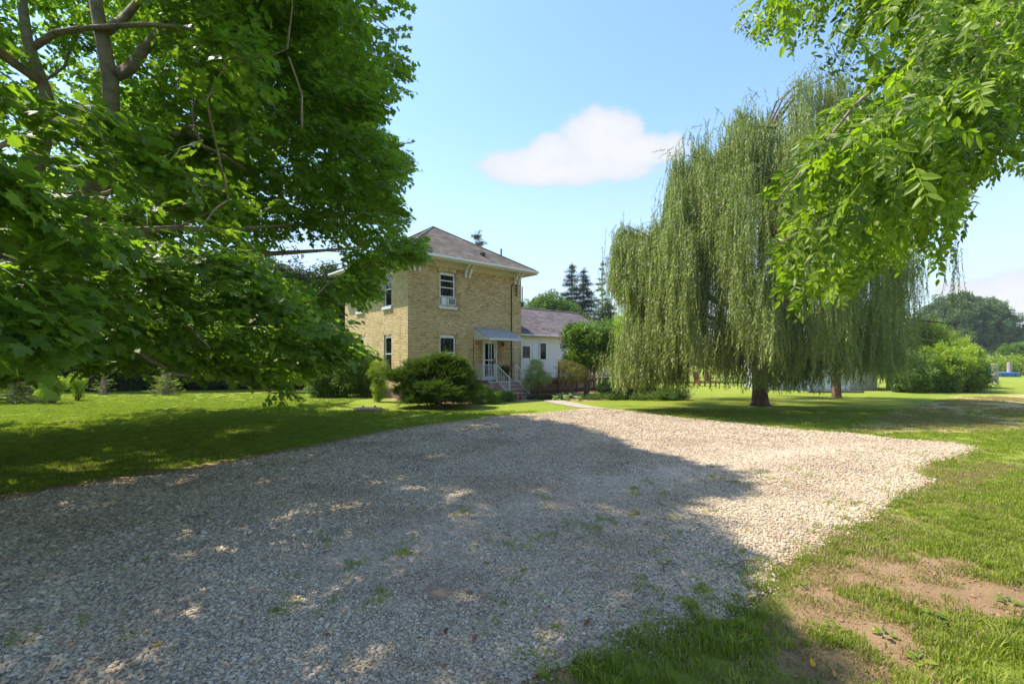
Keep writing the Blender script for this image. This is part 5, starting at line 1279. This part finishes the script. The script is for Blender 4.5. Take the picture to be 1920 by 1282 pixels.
# ------------------------------------------------------------------ tree overhead on the right
def make_ash():
    O = np.array([7.4, 4.4, 0.])
    t = empty('overhanging_tree', O, label='overhanging tree with long bright green compound leaves at the upper right', cat='tree')
    mask = [(1368, -200), (1368, 60), (1385, 95), (1415, 118), (1440, 60), (1470, 100), (1530, 75), (1548, 55), (1556, 105), (1590, 120), (1625, 60), (1660, 75), (1672, 110), (1650, 150), (1590, 175), (1540, 215), (1500, 250), (1478, 290), (1462, 330), (1432, 365), (1425, 385), (1455, 395), (1452, 430),
            (1425, 455), (1432, 480), (1465, 490), (1448, 525), (1470, 560), (1482, 582), (1530, 560), (1590, 560), (1610, 520), (1660, 520), (1700, 500), (1745, 495), (1760, 480), (1800, 462), (1805, 420), (1842, 400), (1838, 375), (1812, 345), (1850, 330), (1925, 318), (2600, 340), (2600, -200)]
    cm = [compound_leaf(400 + i, M['ash']) for i in range(4)]; ms = [c.mesh('compound_leaf', M['ash']) for c in cm]
    source('ash', [src_obj('compound_leaf', m_) for m_ in ms])
    rng = np.random.RandomState(31); pts = []; yaw = []
    paths = [[(1990, -60, 4.0), (1900, 10, 3.9), (1862, 70, 3.8), (1830, 120, 3.7), (1790, 165, 3.6), (1745, 235, 3.5)],
             [(1830, 120, 3.7), (1800, 200, 3.5), (1770, 260, 3.4), (1700, 320, 3.3), (1620, 370, 3.2), (1520, 420, 3.2), (1450, 465, 3.2)],
             [(1862, 70, 3.8), (1760, 80, 3.4), (1680, 130, 3.2), (1600, 200, 3.1), (1530, 290, 3.0), (1460, 370, 3.0)],
             [(1745, 235, 3.5), (1700, 300, 3.7), (1650, 400, 3.8), (1580, 480, 3.8), (1500, 550, 3.7)],
             [(1745, 235, 3.5), (1780, 300, 3.7), (1760, 380, 3.9), (1720, 440, 4.0), (1690, 480, 4.0)],
             [(1990, -60, 4.0), (1950, 120, 4.2), (1900, 220, 4.2), (1860, 290, 4.2), (1810, 360, 4.2), (1800, 400, 4.1)],
             [(1900, 10, 3.9), (1780, -40, 4.6), (1640, -60, 5.2), (1500, -20, 5.6), (1430, 40, 5.8), (1395, 80, 5.9)],
             [(1780, -40, 4.6), (1700, 10, 5.0), (1620, 40, 5.4), (1580, 80, 5.6)],
             [(1950, 120, 4.2), (2050, 200, 4.0), (2150, 240, 4.0)], [(1800, 200, 3.5), (1700, 230, 3.1), (1640, 260, 2.9), (1590, 330, 2.8)]]
    w = MB(); w.tube([(0, 0, -.05), (0, 0, .5), (-.1, -.05, 2.2), (-.5, -.1, 3.4)], [.34, .27, .24, .22], 12)
    w.tube([(-.5, -.1, 3.4), (-1.6, -.2, 4.6)] + [Vector(P3(1990, -60, 4.0) - O)], [.2, .11, .07], 8)
    w.tube([(-.5, -.1, 3.4), (-.4, .6, 6), (.3, 1, 9)], [.2, .14, .04], 8)
    for i, p in enumerate(paths):
        r0 = .055 if i == 0 else .022; n = len(p); w.tube([Vector(P3(*q) - O) for q in p], [r0 * (1 - .85 * k / (n - 1)) for k in range(n)], 7)
    w.build('trunk', M['bark'], t, smooth=True)
    for i, p in enumerate(paths):
        pw = [P3(*q) for q in p]
        for k in range(len(pw) - 1):
            L = np.linalg.norm(pw[k + 1] - pw[k]); n = int(L * 105)
            if k == 0 and i in (0, 2): n //= 3
            f = rng.rand(n); d = (pw[k + 1] - pw[k]); q = pw[k] + f[:, None] * d + rng.normal(0, 1, (n, 3)) * np.array([.17, .24, .15])
            pts.append(q); yaw.append(np.full(n, math.atan2(d[1], d[0])) + rng.normal(0, .9, n))
    # fill of the whole bough volume
    n = 620; x = rng.uniform(1380, 2300, n); y = rng.uniform(-150, 560, n); Y = rng.uniform(3.0, 6.0, n)
    q = np.stack([(x - CX) / FPX * Y, Y, H + (HY - y) / FPX * Y], 1); pts.append(q); yaw.append(math.pi + rng.normal(0, .9, n))
    P = np.vstack(pts); yw = np.concatenate(yaw)
    # test the leaf tip as well as its base against the outline
    tip = P + np.stack([np.cos(yw) * .24, np.sin(yw) * .24, np.full(len(P), -.16)], 1)
    k = np.ones(len(P), bool)
    for Q in (P, tip):
        a, b = project(Q); k &= in_poly(a, b, mask) | (a > 1990) | (b < -100)
    P, yw = P[k], yw[k]; n = len(P); R = np.stack([rng.normal(0, .5, n), rng.uniform(.2, 1.1, n), yw], 1)
    a, b = project(P); order = np.argsort(P[:, 1] + (a > 1920) * 50 + (b < 0) * 50); print('ash leaves', n)
    for j in order[:300]: obj('leaf', ms[j % 4], t, loc=P[j] - O, rot=R[j], scl=rng.uniform(.85, 1.15))
    rest = order[300:]; scatter('crown', 'ash', P[rest] - O, R[rest], rng.uniform(.85, 1.15, len(rest)), parent=t, kind='stuff')
    # upper crown out of view, keeps the tree whole
    C = blob(500, (0.6, 1.5, 8.5), (3.2, 3.5, 2.6)); scatter('foliage', 'broad', C, rnd_rot(len(C), .6), np.full(len(C), 1.3), parent=t, kind='stuff')
make_ash()

# ------------------------------------------------------------------ weeping willow
def make_willow():
    YC = 19.2; O = np.array([9.85, YC, 0.])
    t = empty('weeping_willow', O, label='tall weeping willow with curtains of hanging foliage right of the drive', cat='tree')
    w = MB(); w.tube([(0, 0, -.05), (0, 0, .15), (-.02, 0, .6), (-.05, 0, 1.3), (.0, 0, 2.6), (.1, 0, 4.0)], [.42, .32, .27, .26, .25, .24], 12)
    top = [(1148, 480), (1156, 430), (1165, 416), (1195, 418), (1225, 412), (1245, 388), (1258, 290), (1268, 268), (1298, 243), (1330, 231), (1362, 232), (1366, 205), (1395, 190), (1425, 187), (1460, 190), (1484, 160), (1500, 132), (1530, 118), (1560, 112), (1600, 118), (1636, 165), (1662, 225), (1680, 300), (1690, 420), (1696, 520)]
    mt = np.array([((p[0] - CX) / FPX * YC, H + (HY - p[1]) / FPX * YC) for p in top])
    bot = [(1148, 560), (1180, 590), (1215, 640), (1225, 718), (1290, 728), (1340, 715), (1390, 690), (1420, 700), (1500, 722), (1560, 728), (1640, 706), (1680, 712), (1696, 560)]
    mb_ = np.array([((p[0] - CX) / FPX * YC, H + (HY - p[1]) / FPX * YC) for p in bot])
    rng = np.random.RandomState(77)
    sets = {'willow1': [], 'willow2': [], 'willow3': []}; Ln = {'willow1': .9, 'willow2': 1.8, 'willow3': 2.9}
    limbs = []
    def curtain(c, n, spread, zb, flare=.06):
        """strands hanging from one arching twig"""
        a = rng.uniform(0, 6.28)
        for i in range(n):
            q = c + np.array([math.cos(a), math.sin(a), 0]) * rng.normal(0, spread) + rng.normal(0, .06, 3); q[2] -= abs(rng.normal(0, .12))
            room = q[2] - zb - rng.uniform(0, .9)
            if room < .35: continue
            L = min(room, rng.choice([.8, 1.5, 2.2, 3.0])); key = min(Ln, key=lambda k: abs(Ln[k] - L)); s = L / Ln[key]
            sets[key].append((q, (rng.normal(0, flare), rng.normal(0, flare), rng.uniform(0, 6.28)), (min(1.25, max(s, .8)), min(1.25, max(s, .8)), s)))
    n = 0
    tp, bp = np.array(top, float), np.array(bot, float)
    while n < 1120:
        pxx = rng.uniform(tp[0, 0], tp[-1, 0]); f = (pxx - tp[0, 0]) / (tp[-1, 0] - tp[0, 0]); R = 5.2 * math.sqrt(max(.06, 1 - (2 * f - 1) ** 2)) * rng.uniform(.82, 1.05)
        ph = rng.uniform(.02, 1) * math.pi; s, c = math.sin(ph), math.cos(ph)
        if rng.rand() < .15 and c < 0: continue
        lump = 1 + .20 * math.sin(pxx * .045 + ph * 3); Yv = YC - R * c * lump; Yt = min(Yv, YC); X = (pxx - CX) / FPX * Yv
        zt = H + (HY - np.interp(pxx, tp[:, 0], tp[:, 1])) / FPX * Yt; zb = H + (HY - np.interp(pxx, bp[:, 0], bp[:, 1])) / FPX * Yt
        base = zb + .8; z = base + (zt - base) * (s ** .8) * rng.uniform(.86, 1.0)
        if z < zb + .5: continue
        # groups in columns leave dark vertical gaps
        if vnoise(np.array([X * 1.0]), np.array([ph * 3.0]), .75, 3)[0] < .42 and rng.rand() < .92: continue
        curtain(np.array([X, Yv, z]), rng.randint(7, 13), .22, zb + .12 * rng.rand()); n += 1
        if n % 9 == 0: limbs.append(np.array([X, Yv, z]))
    for i in range(150):        # inner curtains
        X = rng.uniform(4.8, 15.4); zt = np.interp(X, mt[:, 0], mt[:, 1]); zb = np.interp(X, mb_[:, 0], mb_[:, 1])
        curtain(np.array([X, YC + rng.uniform(-3, 3), rng.uniform(zb + 1, max(zb + 1.2, zt - .8))]), 9, .3, zb)
    # fuzz of short upright twigs along the outline
    for i in range(170):
        k = rng.randint(0, len(mt) - 1); f = rng.rand(); q = mt[k] * (1 - f) + mt[k + 1] * f
        sets['willow1'].append((np.array([q[0] + rng.normal(0, .08), YC + rng.normal(0, .7), q[1] + rng.uniform(-.1, .25)]), (rng.normal(0, .5), rng.normal(0, .5), rng.uniform(0, 6)), (1, 1, rng.uniform(.5, 1))))
    # lower left hump
    for i in range(150):
        a = rng.uniform(0, math.pi); X = 5.0 + 1.35 * math.cos(a) * rng.uniform(.6, 1); z = 1.3 + 2.2 * math.sin(a) ** .6; Yv = 17.6 + rng.normal(0, .6)
        curtain(np.array([X, Yv, z]), 8, .2, .50 + .2 * rng.rand(), .09)
    for i in range(60):
        X = rng.uniform(6.2, 9.0); curtain(np.array([X, 15.9 + rng.normal(0, .4), rng.uniform(2.2, 3.4)]), 8, .25, .85, .09)
    # light sprouts round the trunk
    for i in range(120):
        a = rng.uniform(0, math.pi); X = 10.05 + 1.35 * math.cos(a) * rng.uniform(.2, 1); z = 1.0 + 1.1 * math.sin(a) ** .7; curtain(np.array([X, 17.9 + rng.normal(0, .4), z]), 7, .22, .55, .35)
    # lower right branch reaching out
    for i in range(85):
        f = rng.rand(); X = 12.2 + 4.2 * f; z = 3.9 - .8 * f + rng.normal(0, .25); curtain(np.array([X * 1.0, 20.4 + rng.normal(0, .8), z]), 7, .25, .95 - .0 * f, .10)
    for i in range(80):
        X = rng.uniform(10.4, 13.4); curtain(np.array([X, 16.8 + rng.normal(0, .7), rng.uniform(2.0, 4.2)]), 8, .25, .85, .08)
    # a loose trailing piece on the right
    for i in range(8): curtain(np.array([15.95 + rng.normal(0, .12), 19.2, rng.uniform(5.4, 6.0)]), 5, .1, 4.6)
    tot = 0
    for k, v in sets.items():
        if not v: continue
        P = np.array([q[0] for q in v]) - O; R = np.array([q[1] for q in v]); Sx = np.array([q[2] for q in v]); tot += len(v)
        scatter('hanging_foliage', k, P, R, Sx, parent=t, kind='stuff')
    print('willow strands', tot)
    heads = [np.array(q) for q in ((9.5, 19.0, 4.5), (10.4, 19.4, 5.2))]
    M1 = [(-2.4, -.5, 6.5), (-.8, .6, 8.5), (1.2, -.6, 9.5), (3.0, .4, 9.0), (2.2, 0, 6.5), (-3.6, .2, 5.2), (.6, 1, 11)]
    for mx in M1:
        w.tube([(.1, 0, 3.6), Vector(mx) * .5 + Vector((0, 0, 1.6)), Vector(mx)], [.18, .12, .07], 7)
    for q in limbs:
        a = min(M1, key=lambda m_: np.linalg.norm(np.array(m_) + O - q)); p0 = np.array(a); p1 = q - O; m_ = (p0 + p1) / 2 + np.array([0, 0, .6])
        w.tube([Vector(p0), Vector(m_), Vector(p1)], [.045, .03, .01], 5)
    w.tube([(0.1, 0, 2.2), (-1.5, -.9, 3.2), (-3.4, -1.3, 3.6), (-5.2, -1.6, 3.3)], [.13, .09, .05, .02], 6)
    w.tube([(0.1, 0, 2.4), (2.6, .6, 3.6), (5.2, 1.0, 3.7), (8.9, 1.2, 3.3)], [.13, .09, .05, .015], 6)
    w.build('trunk', M['wbark'], t, smooth=True)
make_willow()

# ------------------------------------------------------------------ generic trees
def tree(name, label, base, trunk_h, blobs, key, scl=1.0, dens=2.2, tr=.2, group=None, cat='tree', smat='bark', tilt=.6, lump=.2, limbs=10):
    t = empty(name, (base[0], base[1], 0), label=label, cat=cat, group=group); P = []
    for i, (c, r) in enumerate(blobs):
        n = max(8, int(dens * 12 * (r[0] * r[1] + r[0] * r[2] + r[1] * r[2]) / 3)); P.append(blob(n, c, r, seed=i * 2.3 + base[0], lump=lump, shell=.5))
    P = np.vstack(P); n = len(P); scatter('crown', key, P, rnd_rot(n, tilt), scl * RS.uniform(.7, 1.25, n), parent=t, kind='stuff')
    w = MB(); rng = random.Random(int(base[0] * 31 + base[1])); topz = max(c[2] for c, r in blobs)
    w.tube([(0, 0, -.05), (0, 0, trunk_h * .4), (rng.gauss(0, .1), 0, trunk_h), (rng.gauss(0, .2), 0, topz)], [tr * 1.3, tr, tr * .8, tr * .25], 8)
    for i in range(limbs):
        q = P[rng.randrange(n)] * .9; w.tube([(0, 0, trunk_h * rng.uniform(.7, 1)), Vector(q) * .5 + Vector((0, 0, trunk_h * .4)), Vector(q)], [tr * .4, tr * .25, tr * .08], 5)
    w.build('trunk', M[smat], t, smooth=True); return t

def conifer(name, label, base, hgt, rad, key='pine', scl=1.0, layers=16, tr=.18, group=None, bare=.25, sparse=1.0, droop=.12, cat='tree', per=7, top_round=False):
    t = empty(name, (base[0], base[1], 0), label=label, cat=cat, group=group); rng = random.Random(int(base[0] * 17 + hgt * 7)); P = []; R = []
    w = MB(); w.tube([(0, 0, -.05), (0, 0, hgt * .5), (0, 0, hgt)], [tr, tr * .6, .02], 7)
    for i in range(layers):
        f = (i + .5) / layers; z = hgt * (bare + (1 - bare) * f); rr = rad * ((1 - f) ** .8 if not top_round else math.sqrt(max(.03, 1 - f ** 2.6)) * (.45 + .55 * (1 - f)) + .10) + .08
        for k in range(max(3, int(per * (1 - f * .5)))):
            if rng.random() > sparse: continue
            a = rng.uniform(0, 6.28); L = rr * rng.uniform(.65, 1.1); e = Vector((math.cos(a) * L, math.sin(a) * L, z - L * droop + rng.gauss(0, .08)))
            w.tube([(0, 0, z), e * .5 + Vector((0, 0, z * .5 + L * .05)), e], [.03 * scl, .02 * scl, .008 * scl], 4)
            m_ = max(1, int(L / (.34 * scl)))
            for j in range(m_ + 1):
                g = .25 + .75 * j / max(1, m_); q = Vector((0, 0, z)).lerp(e, g); P.append((q.x + rng.gauss(0, .08 * scl), q.y + rng.gauss(0, .08 * scl), q.z + .05)); R.append((rng.gauss(0, .25), rng.gauss(-.05, .25), a + rng.gauss(0, .35)))
    P.append((0, 0, hgt)); R.append((0, -1.2, 0))
    scatter('crown', key, P, R, scl * RS.uniform(.75, 1.2, len(P)), parent=t, kind='stuff'); w.build('trunk', M['bark'], t); return t

def make_background():
    # behind the house
    conifer('pine_tree', 'pine top showing above the hip of the brick house roof', (-3.1, 45), 13.5, 2.0, layers=16, top_round=True, scl=.75, sparse=.8, tr=.2, per=8)
    tree('leafy_tree', 'spreading leafy tree above the ridge of the white wing', (3.0, 46), 3, [((-1.2, 0, 5.4), (2.3, 2, 1.8)), ((1.2, 0, 6.4), (1.6, 2, 1.6)), ((2.3, 0, 5.4), (1.8, 2, 1.8)), ((-.1, 0, 7.1), (1.1, 1, .9))], 'farwood', .62, 5)
    g = 'tall conifers behind the white wing'
    conifer('pine_tree', 'left of the two tall pines behind the white wing', (6.8, 55), 12.6, 3.0, layers=20, scl=.72, group=g, bare=.2, sparse=.9, per=9)
    conifer('pine_tree', 'right of the two tall pines behind the white wing', (8.3, 56), 12.2, 3.2, layers=20, scl=.72, group=g, bare=.2, sparse=.9, per=9)
    conifer('old_spruce', 'thin half bare spruce with a climber on its trunk beside the pines', (9.7, 52), 12.3, 2.3, layers=17, scl=.42, group=g, bare=.25, sparse=.45, per=9, droop=-.1)
    conifer('young_spruce', 'shorter dark spruce between the thin spruce and the bright tree', (10.9, 52), 7.5, 1.1, layers=14, scl=.5, bare=.1)
    tree('climber_tree', 'dark leafy mass around the foot of the thin spruce', (9.6, 50), 2, [((0, 0, 3.6), (1.5, 1.2, 3.2)), ((.2, 0, 6), (.5, .5, 2.4))], 'dark', 1.0, 10)
    tree('bright_tree', 'bright green tree behind the left edge of the willow', (10.8, 40), 2, [((-.6, 0, 4.0), (1.8, 1.4, 2.5)), ((.6, 0, 6.0), (1.5, 1.3, 1.8)), ((2.5, 0, 4.5), (2, 1.5, 2.6))], 'bright', 1.2, 22)
    tree('dark_tree', 'dark tree behind the tall glossy shrub', (8.0, 44), 2, [((0, 0, 3.2), (2.4, 1.6, 2.4))], 'farwood', .7, 6)
    # behind and right of the willow
    conifer('spruce_tree', 'dark spruce showing at the right edge of the willow', (23.4, 30), 8.6, 3.0, key='darkspruce', scl=1.0, layers=22, bare=.1, droop=.10, per=12)
    tree('young_willow', 'smaller willow trunk right of the big weeping willow', (15.7, 23.4), 2.2, [((0, 0, 3.2), (1.2, 1, 1.0))], 'broad', .5, 4, tr=.17, smat='wbark')
    tree('field_oak', 'large lone spreading oak far out beyond the hedge', (93.0, 100), 5, [((0, 0, 9.5), (8.0, 7, 4.8)), ((-4.0, 0, 8.0), (5.6, 6, 3.6)), ((5.5, 0, 7.6), (5.4, 6, 4.2)), ((-1, 0, 12.6), (4.6, 5, 2.8)), ((3.0, 0, 11.8), (4.2, 5, 2.6)), ((9.2, 0, 6.0), (2.2, 3, 2.2)), ((-8, 0, 6.6), (2.4, 3, 1.8))], 'far', .9, 1.05, tr=.8, lump=.1, limbs=26)
    tree('gnarled_tree', 'small loose tree at the right edge of the view', (62.5, 60), 2, [((0, 0, 2.6), (1.5, 1.5, 1.3)), ((1.6, 0, 2.2), (1.6, 1.5, 1.3))], 'farwood', .5, 9)
    # hedge bushes on the right
    hb = [('russet_bush', 'tall bush with yellow and rust coloured tops beside the willow', (25.3, 30), [((0, 0, 2.0), (1.9, 1.5, 1.9)), ((.3, 0, 3.1), (1.0, 1, .9))], 'yellowgreen', .9, 16, [('russet', .5, 1.5)]),
          ('yellow_bush', 'rounded yellow green bush behind the rust coloured one', (29.3, 33), [((0, 0, 2.1), (1.8, 1.4, 1.8)), ((-1.4, 0, 2.0), (1.2, 1.2, 1.6))], 'yellowgreen', .9, 16, [('russet', .35, 1.6)]),
          ('green_bush', 'tall feathery green bush in the hedge', (24.4, 27.5), [((0, 0, 1.3), (1.5, 1.2, 1.45)), ((1.2, 0, 1.2), (1.1, 1, 1.3))], 'bright', 1.3, 22, None),
          ('leafy_bush', 'dark leaved bush at the right end of the hedge', (25.7, 27.3), [((0, 0, .85), (1.3, 1.0, .95)), ((-1.2, 0, .9), (1.1, 1, 1.0))], 'broad', 1.0, 20, [('yellowgreen', .2, .5)]),
          ('light_bush', 'light green bush sloping down at the end of the hedge', (29.3, 31.5), [((-.6, 0, 1.2), (1.4, 1.2, 1.3)), ((.0, 0, 2.2), (.9, .9, .9))], 'yellowgreen', .8, 16, [('bright', .4, 1.2)]),
          ('shed_bush', 'green bush at the corner of the white shed', (22.2, 27.0), [((0, 0, 1.1), (1.3, 1.0, 1.25))], 'broad', 1.0, 18, None)]
    for nm, lb, b, bl, k, s, d, ex in hb: shrub(nm, lb, 'bush', b, bl, k, s, dens=d * .55, stem=.03, extra=ex, group='hedge bushes on the right')
    for i, (x, y, r, h, lb) in enumerate(((52, 58, 3.2, 2.6, 'round bush behind the near wooden post'), (59, 58, 3.0, 2.2, 'bush right of the near wooden post'), (45.5, 60, 3.0, 2.8, 'bush left of the blue pool'), (66, 60, 3.0, 2.6, 'bush at the far right edge'), (40, 58, 3.5, 3.4, 'tall bush behind the hedge end'))):
        shrub('field_bush', lb, 'bush', (x, y), [((0, 0, h * .45), (r, 1.5, h * .55))], 'yellowgreen' if i % 2 else 'bright', 2.0, dens=2.6, stem=.04, group='bushes beyond the pool')
    shrub('edge_weed_bush', 'light leafy growth on the grass at the far right edge', 'bush', (30.6, 26.5), [((0, 0, .35), (1.6, .8, .5))], 'bright', 1.0, dens=10, stem=.01)
    # white shed, pool, posts
    t = empty('white_shed', (18.9, 29.0, 0), -.05, label='low white shed mostly hidden behind the willow fringe', cat='shed')
    b = MB()
    for i in range(14):
        z = .05 + i * .17; bb = MB(); bb.box(-3.6, 1.3, -.02, 0, z, z + .162); bb.build('siding_board', M['siding'], t)
    b.box(-3.6, 1.3, 0.001, 3, .0, 2.45); b.build('core_wall', M['siding'], t)
    b = MB(); b.box(1.3, 3.1, .3, 2.8, .0, 2.3); b.build('side_room', M['cream'], t)
    b = MB(); b.add([(-3.8, -.25, 2.42), (1.5, -.25, 2.42), (1.5, 3.2, 2.42), (-3.8, 3.2, 2.42), (-3.8, 1.5, 3.1), (1.5, 1.5, 3.1)], [(0, 1, 5, 4), (2, 3, 4, 5), (1, 2, 5), (3, 0, 4), (3, 2, 1, 0)]); b.build('roof', M['shingle2'], t)
    t = empty('dark_trough', (18.2, 26.6, 0), -.03, label='long low dark timber edging in front of the white shed', cat='timber'); b = MB(); b.box(-1.9, 1.1, -.08, .08, .0, .11); b.build('beam', M['slab'], t, bevel=.01)
    t = empty('black_planter', (22.3, 27.5, 0), 0, label='black box standing at the right corner of the white shed', cat='box'); b = MB(); b.box(-.55, .55, -.25, .25, 0, .26); b.box(-.50, .50, -.20, .20, .20, .24); b.build('box', M['pot'], t, bevel=.02)
    t = empty('blue_pool', (53.3, 53.5, 0), label='long low blue pool wall beyond the wooden post', cat='pool'); b = MB(); b.lathe([(2.0, 0), (2.0, .42), (1.95, .47), (1.9, .42), (1.9, .1)], (0, 0, 0), 28); b.build('wall', M['blue'], t)
    for i in range(9):
        a = i * .7; b = MB(); b.box(-.04, .04, -.03, .03, 0, .5); o = b.build('upright', M['lead'], t); o.location = (2.03 * math.cos(a), 2.03 * math.sin(a), 0)
    for (x, y, r, h, lb) in ((38.9, 39, .24, 1.45, 'weathered wooden post in front of the blue pool'), (55.5, 54, .22, 1.5, 'more distant wooden post right of the pool')):
        t = empty('wooden_post', (x, y, 0), label=lb, cat='post', group='weathered wooden posts'); b = MB(); b.tube([(0, 0, 0), (.02, 0, h * .6), (0, 0, h)], [r, r * .95, r * .9], 10); b.build('post', M['greywood'], t)
        b = MB(); b.lathe([(r * .95, 0), (r * .95, .03), (r * .6, .06)], (0, 0, h), 10); b.build('cap', M['greywood'], t)
    # red chairs seen under the willow
    for x, lb in ((13.0, 'left red garden chair far under the willow fringe'), (13.75, 'right red garden chair far under the willow fringe')):
        t = empty('garden_chair', (x, 33.5, 0), .4, label=lb, cat='chair', group='red garden chairs')
        b = MB(); b.box(-.28, .28, -.25, .28, .34, .38); b.build('seat', M['red'], t)
        b = MB(); b.add([(-.27, .24, .38), (.27, .24, .38), (.27, .28, .38), (-.27, .28, .38), (-.25, .44, 1.0), (.25, .44, 1.0), (.25, .48, 1.0), (-.25, .48, 1.0)], [(0, 3, 2, 1), (4, 5, 6, 7), (0, 1, 5, 4), (1, 2, 6, 5), (2, 3, 7, 6), (3, 0, 4, 7)]); b.build('backrest', M['red'], t)
        for sx in (-.27, .27):
            for sy in (-.22, .26): b = MB(); b.box(sx - .03, sx + .03, sy - .03, sy + .03, 0, .34 if sy > 0 else .56); b.build('leg', M['red'], t)
            b = MB(); b.box(sx - .05, sx + .05, -.28, .32, .561, .585); b.build('armrest', M['red'], t)
    # left lawn
    conifer('small_spruce', 'bushy pale green spruce at the left edge of the lawn', (-21.2, 20.5), 2.7, 1.7, key='spruce', scl=.9, layers=16, bare=.02, per=14, group='small conifers on the left lawn')
    conifer('small_spruce', 'tiny thin larch sapling in front of the dark hedge', (-21.3, 25.2), 1.25, .55, key='spruce', scl=.6, layers=7, bare=.15, per=5, group='small conifers on the left lawn')
    conifer('small_spruce', 'small bright tiered spruce right of the thin sapling', (-17.9, 25), 1.55, .72, key='spruce', scl=.7, layers=10, bare=.05, per=11, group='small conifers on the left lawn')
    shrub('bright_shrub', 'bright yellow green bush on the left lawn', 'bush', (-18.9, 19.9), [((-.1, 0, .62), (.45, .4, .42)), ((.2, 0, .8), (.35, .3, .25))], 'bright', .62, dens=60, stem=.02, nst=14)
    shrub('bright_sapling', 'smaller bright bush on a thin stem behind the left bush', 'bush', (-19.3, 21.5), [((0, 0, .85), (.36, .3, .36)), ((0, 0, .4), (.2, .2, .3))], 'bright', .6, dens=50, stem=.02)
    tree('sapling_tree', 'bright young tree showing under the drooping maple tip', (-12.3, 27), 1.0, [((-.7, 0, 1.3), (1.1, .9, .8)), ((.4, 0, 1.1), (.9, .9, .6))], 'bright', .9, 32, tr=.06)
    tree('sapling_tree', 'dark stemmed small tree left of the white tank', (-12.4, 30), 1.4, [((.4, 0, 1.8), (1.5, 1, .9))], 'broad', .9, 22, tr=.13)
    t = empty('white_tank', (-12.0, 29.5, 0), label='small white rounded tank on the lawn left of the house', cat='tank')
    b = MB(); b.lathe([(.22, .0), (.26, .05), (.26, .62), (.20, .78), (.10, .84), (.03, .85)], (0, 0, 0), 16); b.build('body', M['vinyl'], t, smooth=True)
    b = MB(); b.lathe([(.10, .84), (.10, .95), (.05, .97)], (0, 0, 0), 12); b.build('valve_collar', M['vinyl'], t)
    # hedge and wood behind the left lawn
    rng = random.Random(4); g = 'dark trees along the back of the left lawn'
    row = [(-31.5, 27.5), (-28.8, 27.2), (-26.6, 28.6), (-24.2, 28.4), (-21.9, 29.2), (-19.6, 29.4), (-17.6, 30.4), (-15.2, 31), (-13.0, 32.2), (-10.4, 33.5), (-8.2, 35.5)]
    desc = ['leftmost broad tree of the dark row', 'second tree of the dark row, behind the pale spruce', 'dark tree behind the bright yellow green bush', 'dark tree left of the thin sapling', 'dark tree right behind the thin sapling', 'dark tree between sapling and tiered spruce',
            'dark tree behind the tiered spruce', 'dark tree left of the drooping maple tip', 'dark tree above the white tank', 'dark tree left of the rounded house shrub', 'tree half hidden by the brick house']
    for i, ((x, y), d) in enumerate(zip(row, desc)):
        hh = rng.uniform(5.5, 8.5)
        tree('hedge_tree', d, (x, y), 1.4, [((0, 0, 1.2), (2.3, 1.0, 1.35)), ((0, 0, 2.6), (1.9, 1.5, 2.3)), ((rng.gauss(0, .4), 0, hh * .62), (1.8, 1.5, hh * .36))], 'dark', 1.6, 9, tr=.14, group=g)
    # far wood behind everything, one mass
    P = []
    for i in range(5200):
        a = rng.uniform(-1.25, 1.1); D = rng.uniform(60, 75) if a < -.05 else rng.uniform(170, 210)
        hmax = (7 + 3 * math.sin(a * 9) + 2 * math.sin(a * 23)) if a < -.05 else (6.0 + 2.0 * math.sin(a * 31) + 1.5 * math.sin(a * 57))
        P.append((math.sin(a) * D, math.cos(a) * D, rng.random() * hmax))
    P = np.array(P); far = np.hypot(P[:, 0], P[:, 1]) > 100
    scatter('distant_woods', 'far', P, rnd_rot(len(P), .6), np.where(far, 2.4, 1.6) * RS.uniform(.8, 1.3, len(P)), label='distant woods along the horizon', kind='stuff')
make_background()

def make_haze():
    b = MB(); b.box(-320, 320, -30, 320, -1, 26); m = bpy.data.materials.new('haze'); m.use_nodes = True; N = m.node_tree.nodes; N.clear()
    o = N.new('ShaderNodeOutputMaterial'); v = N.new('ShaderNodeVolumePrincipled'); v.inputs['Color'].default_value = (.86, .92, 1, 1); v.inputs['Density'].default_value = .0004
    m.node_tree.links.new(v.outputs[0], o.inputs['Volume']); b.build('haze', m, label='thin summer haze', kind='stuff')
make_haze()
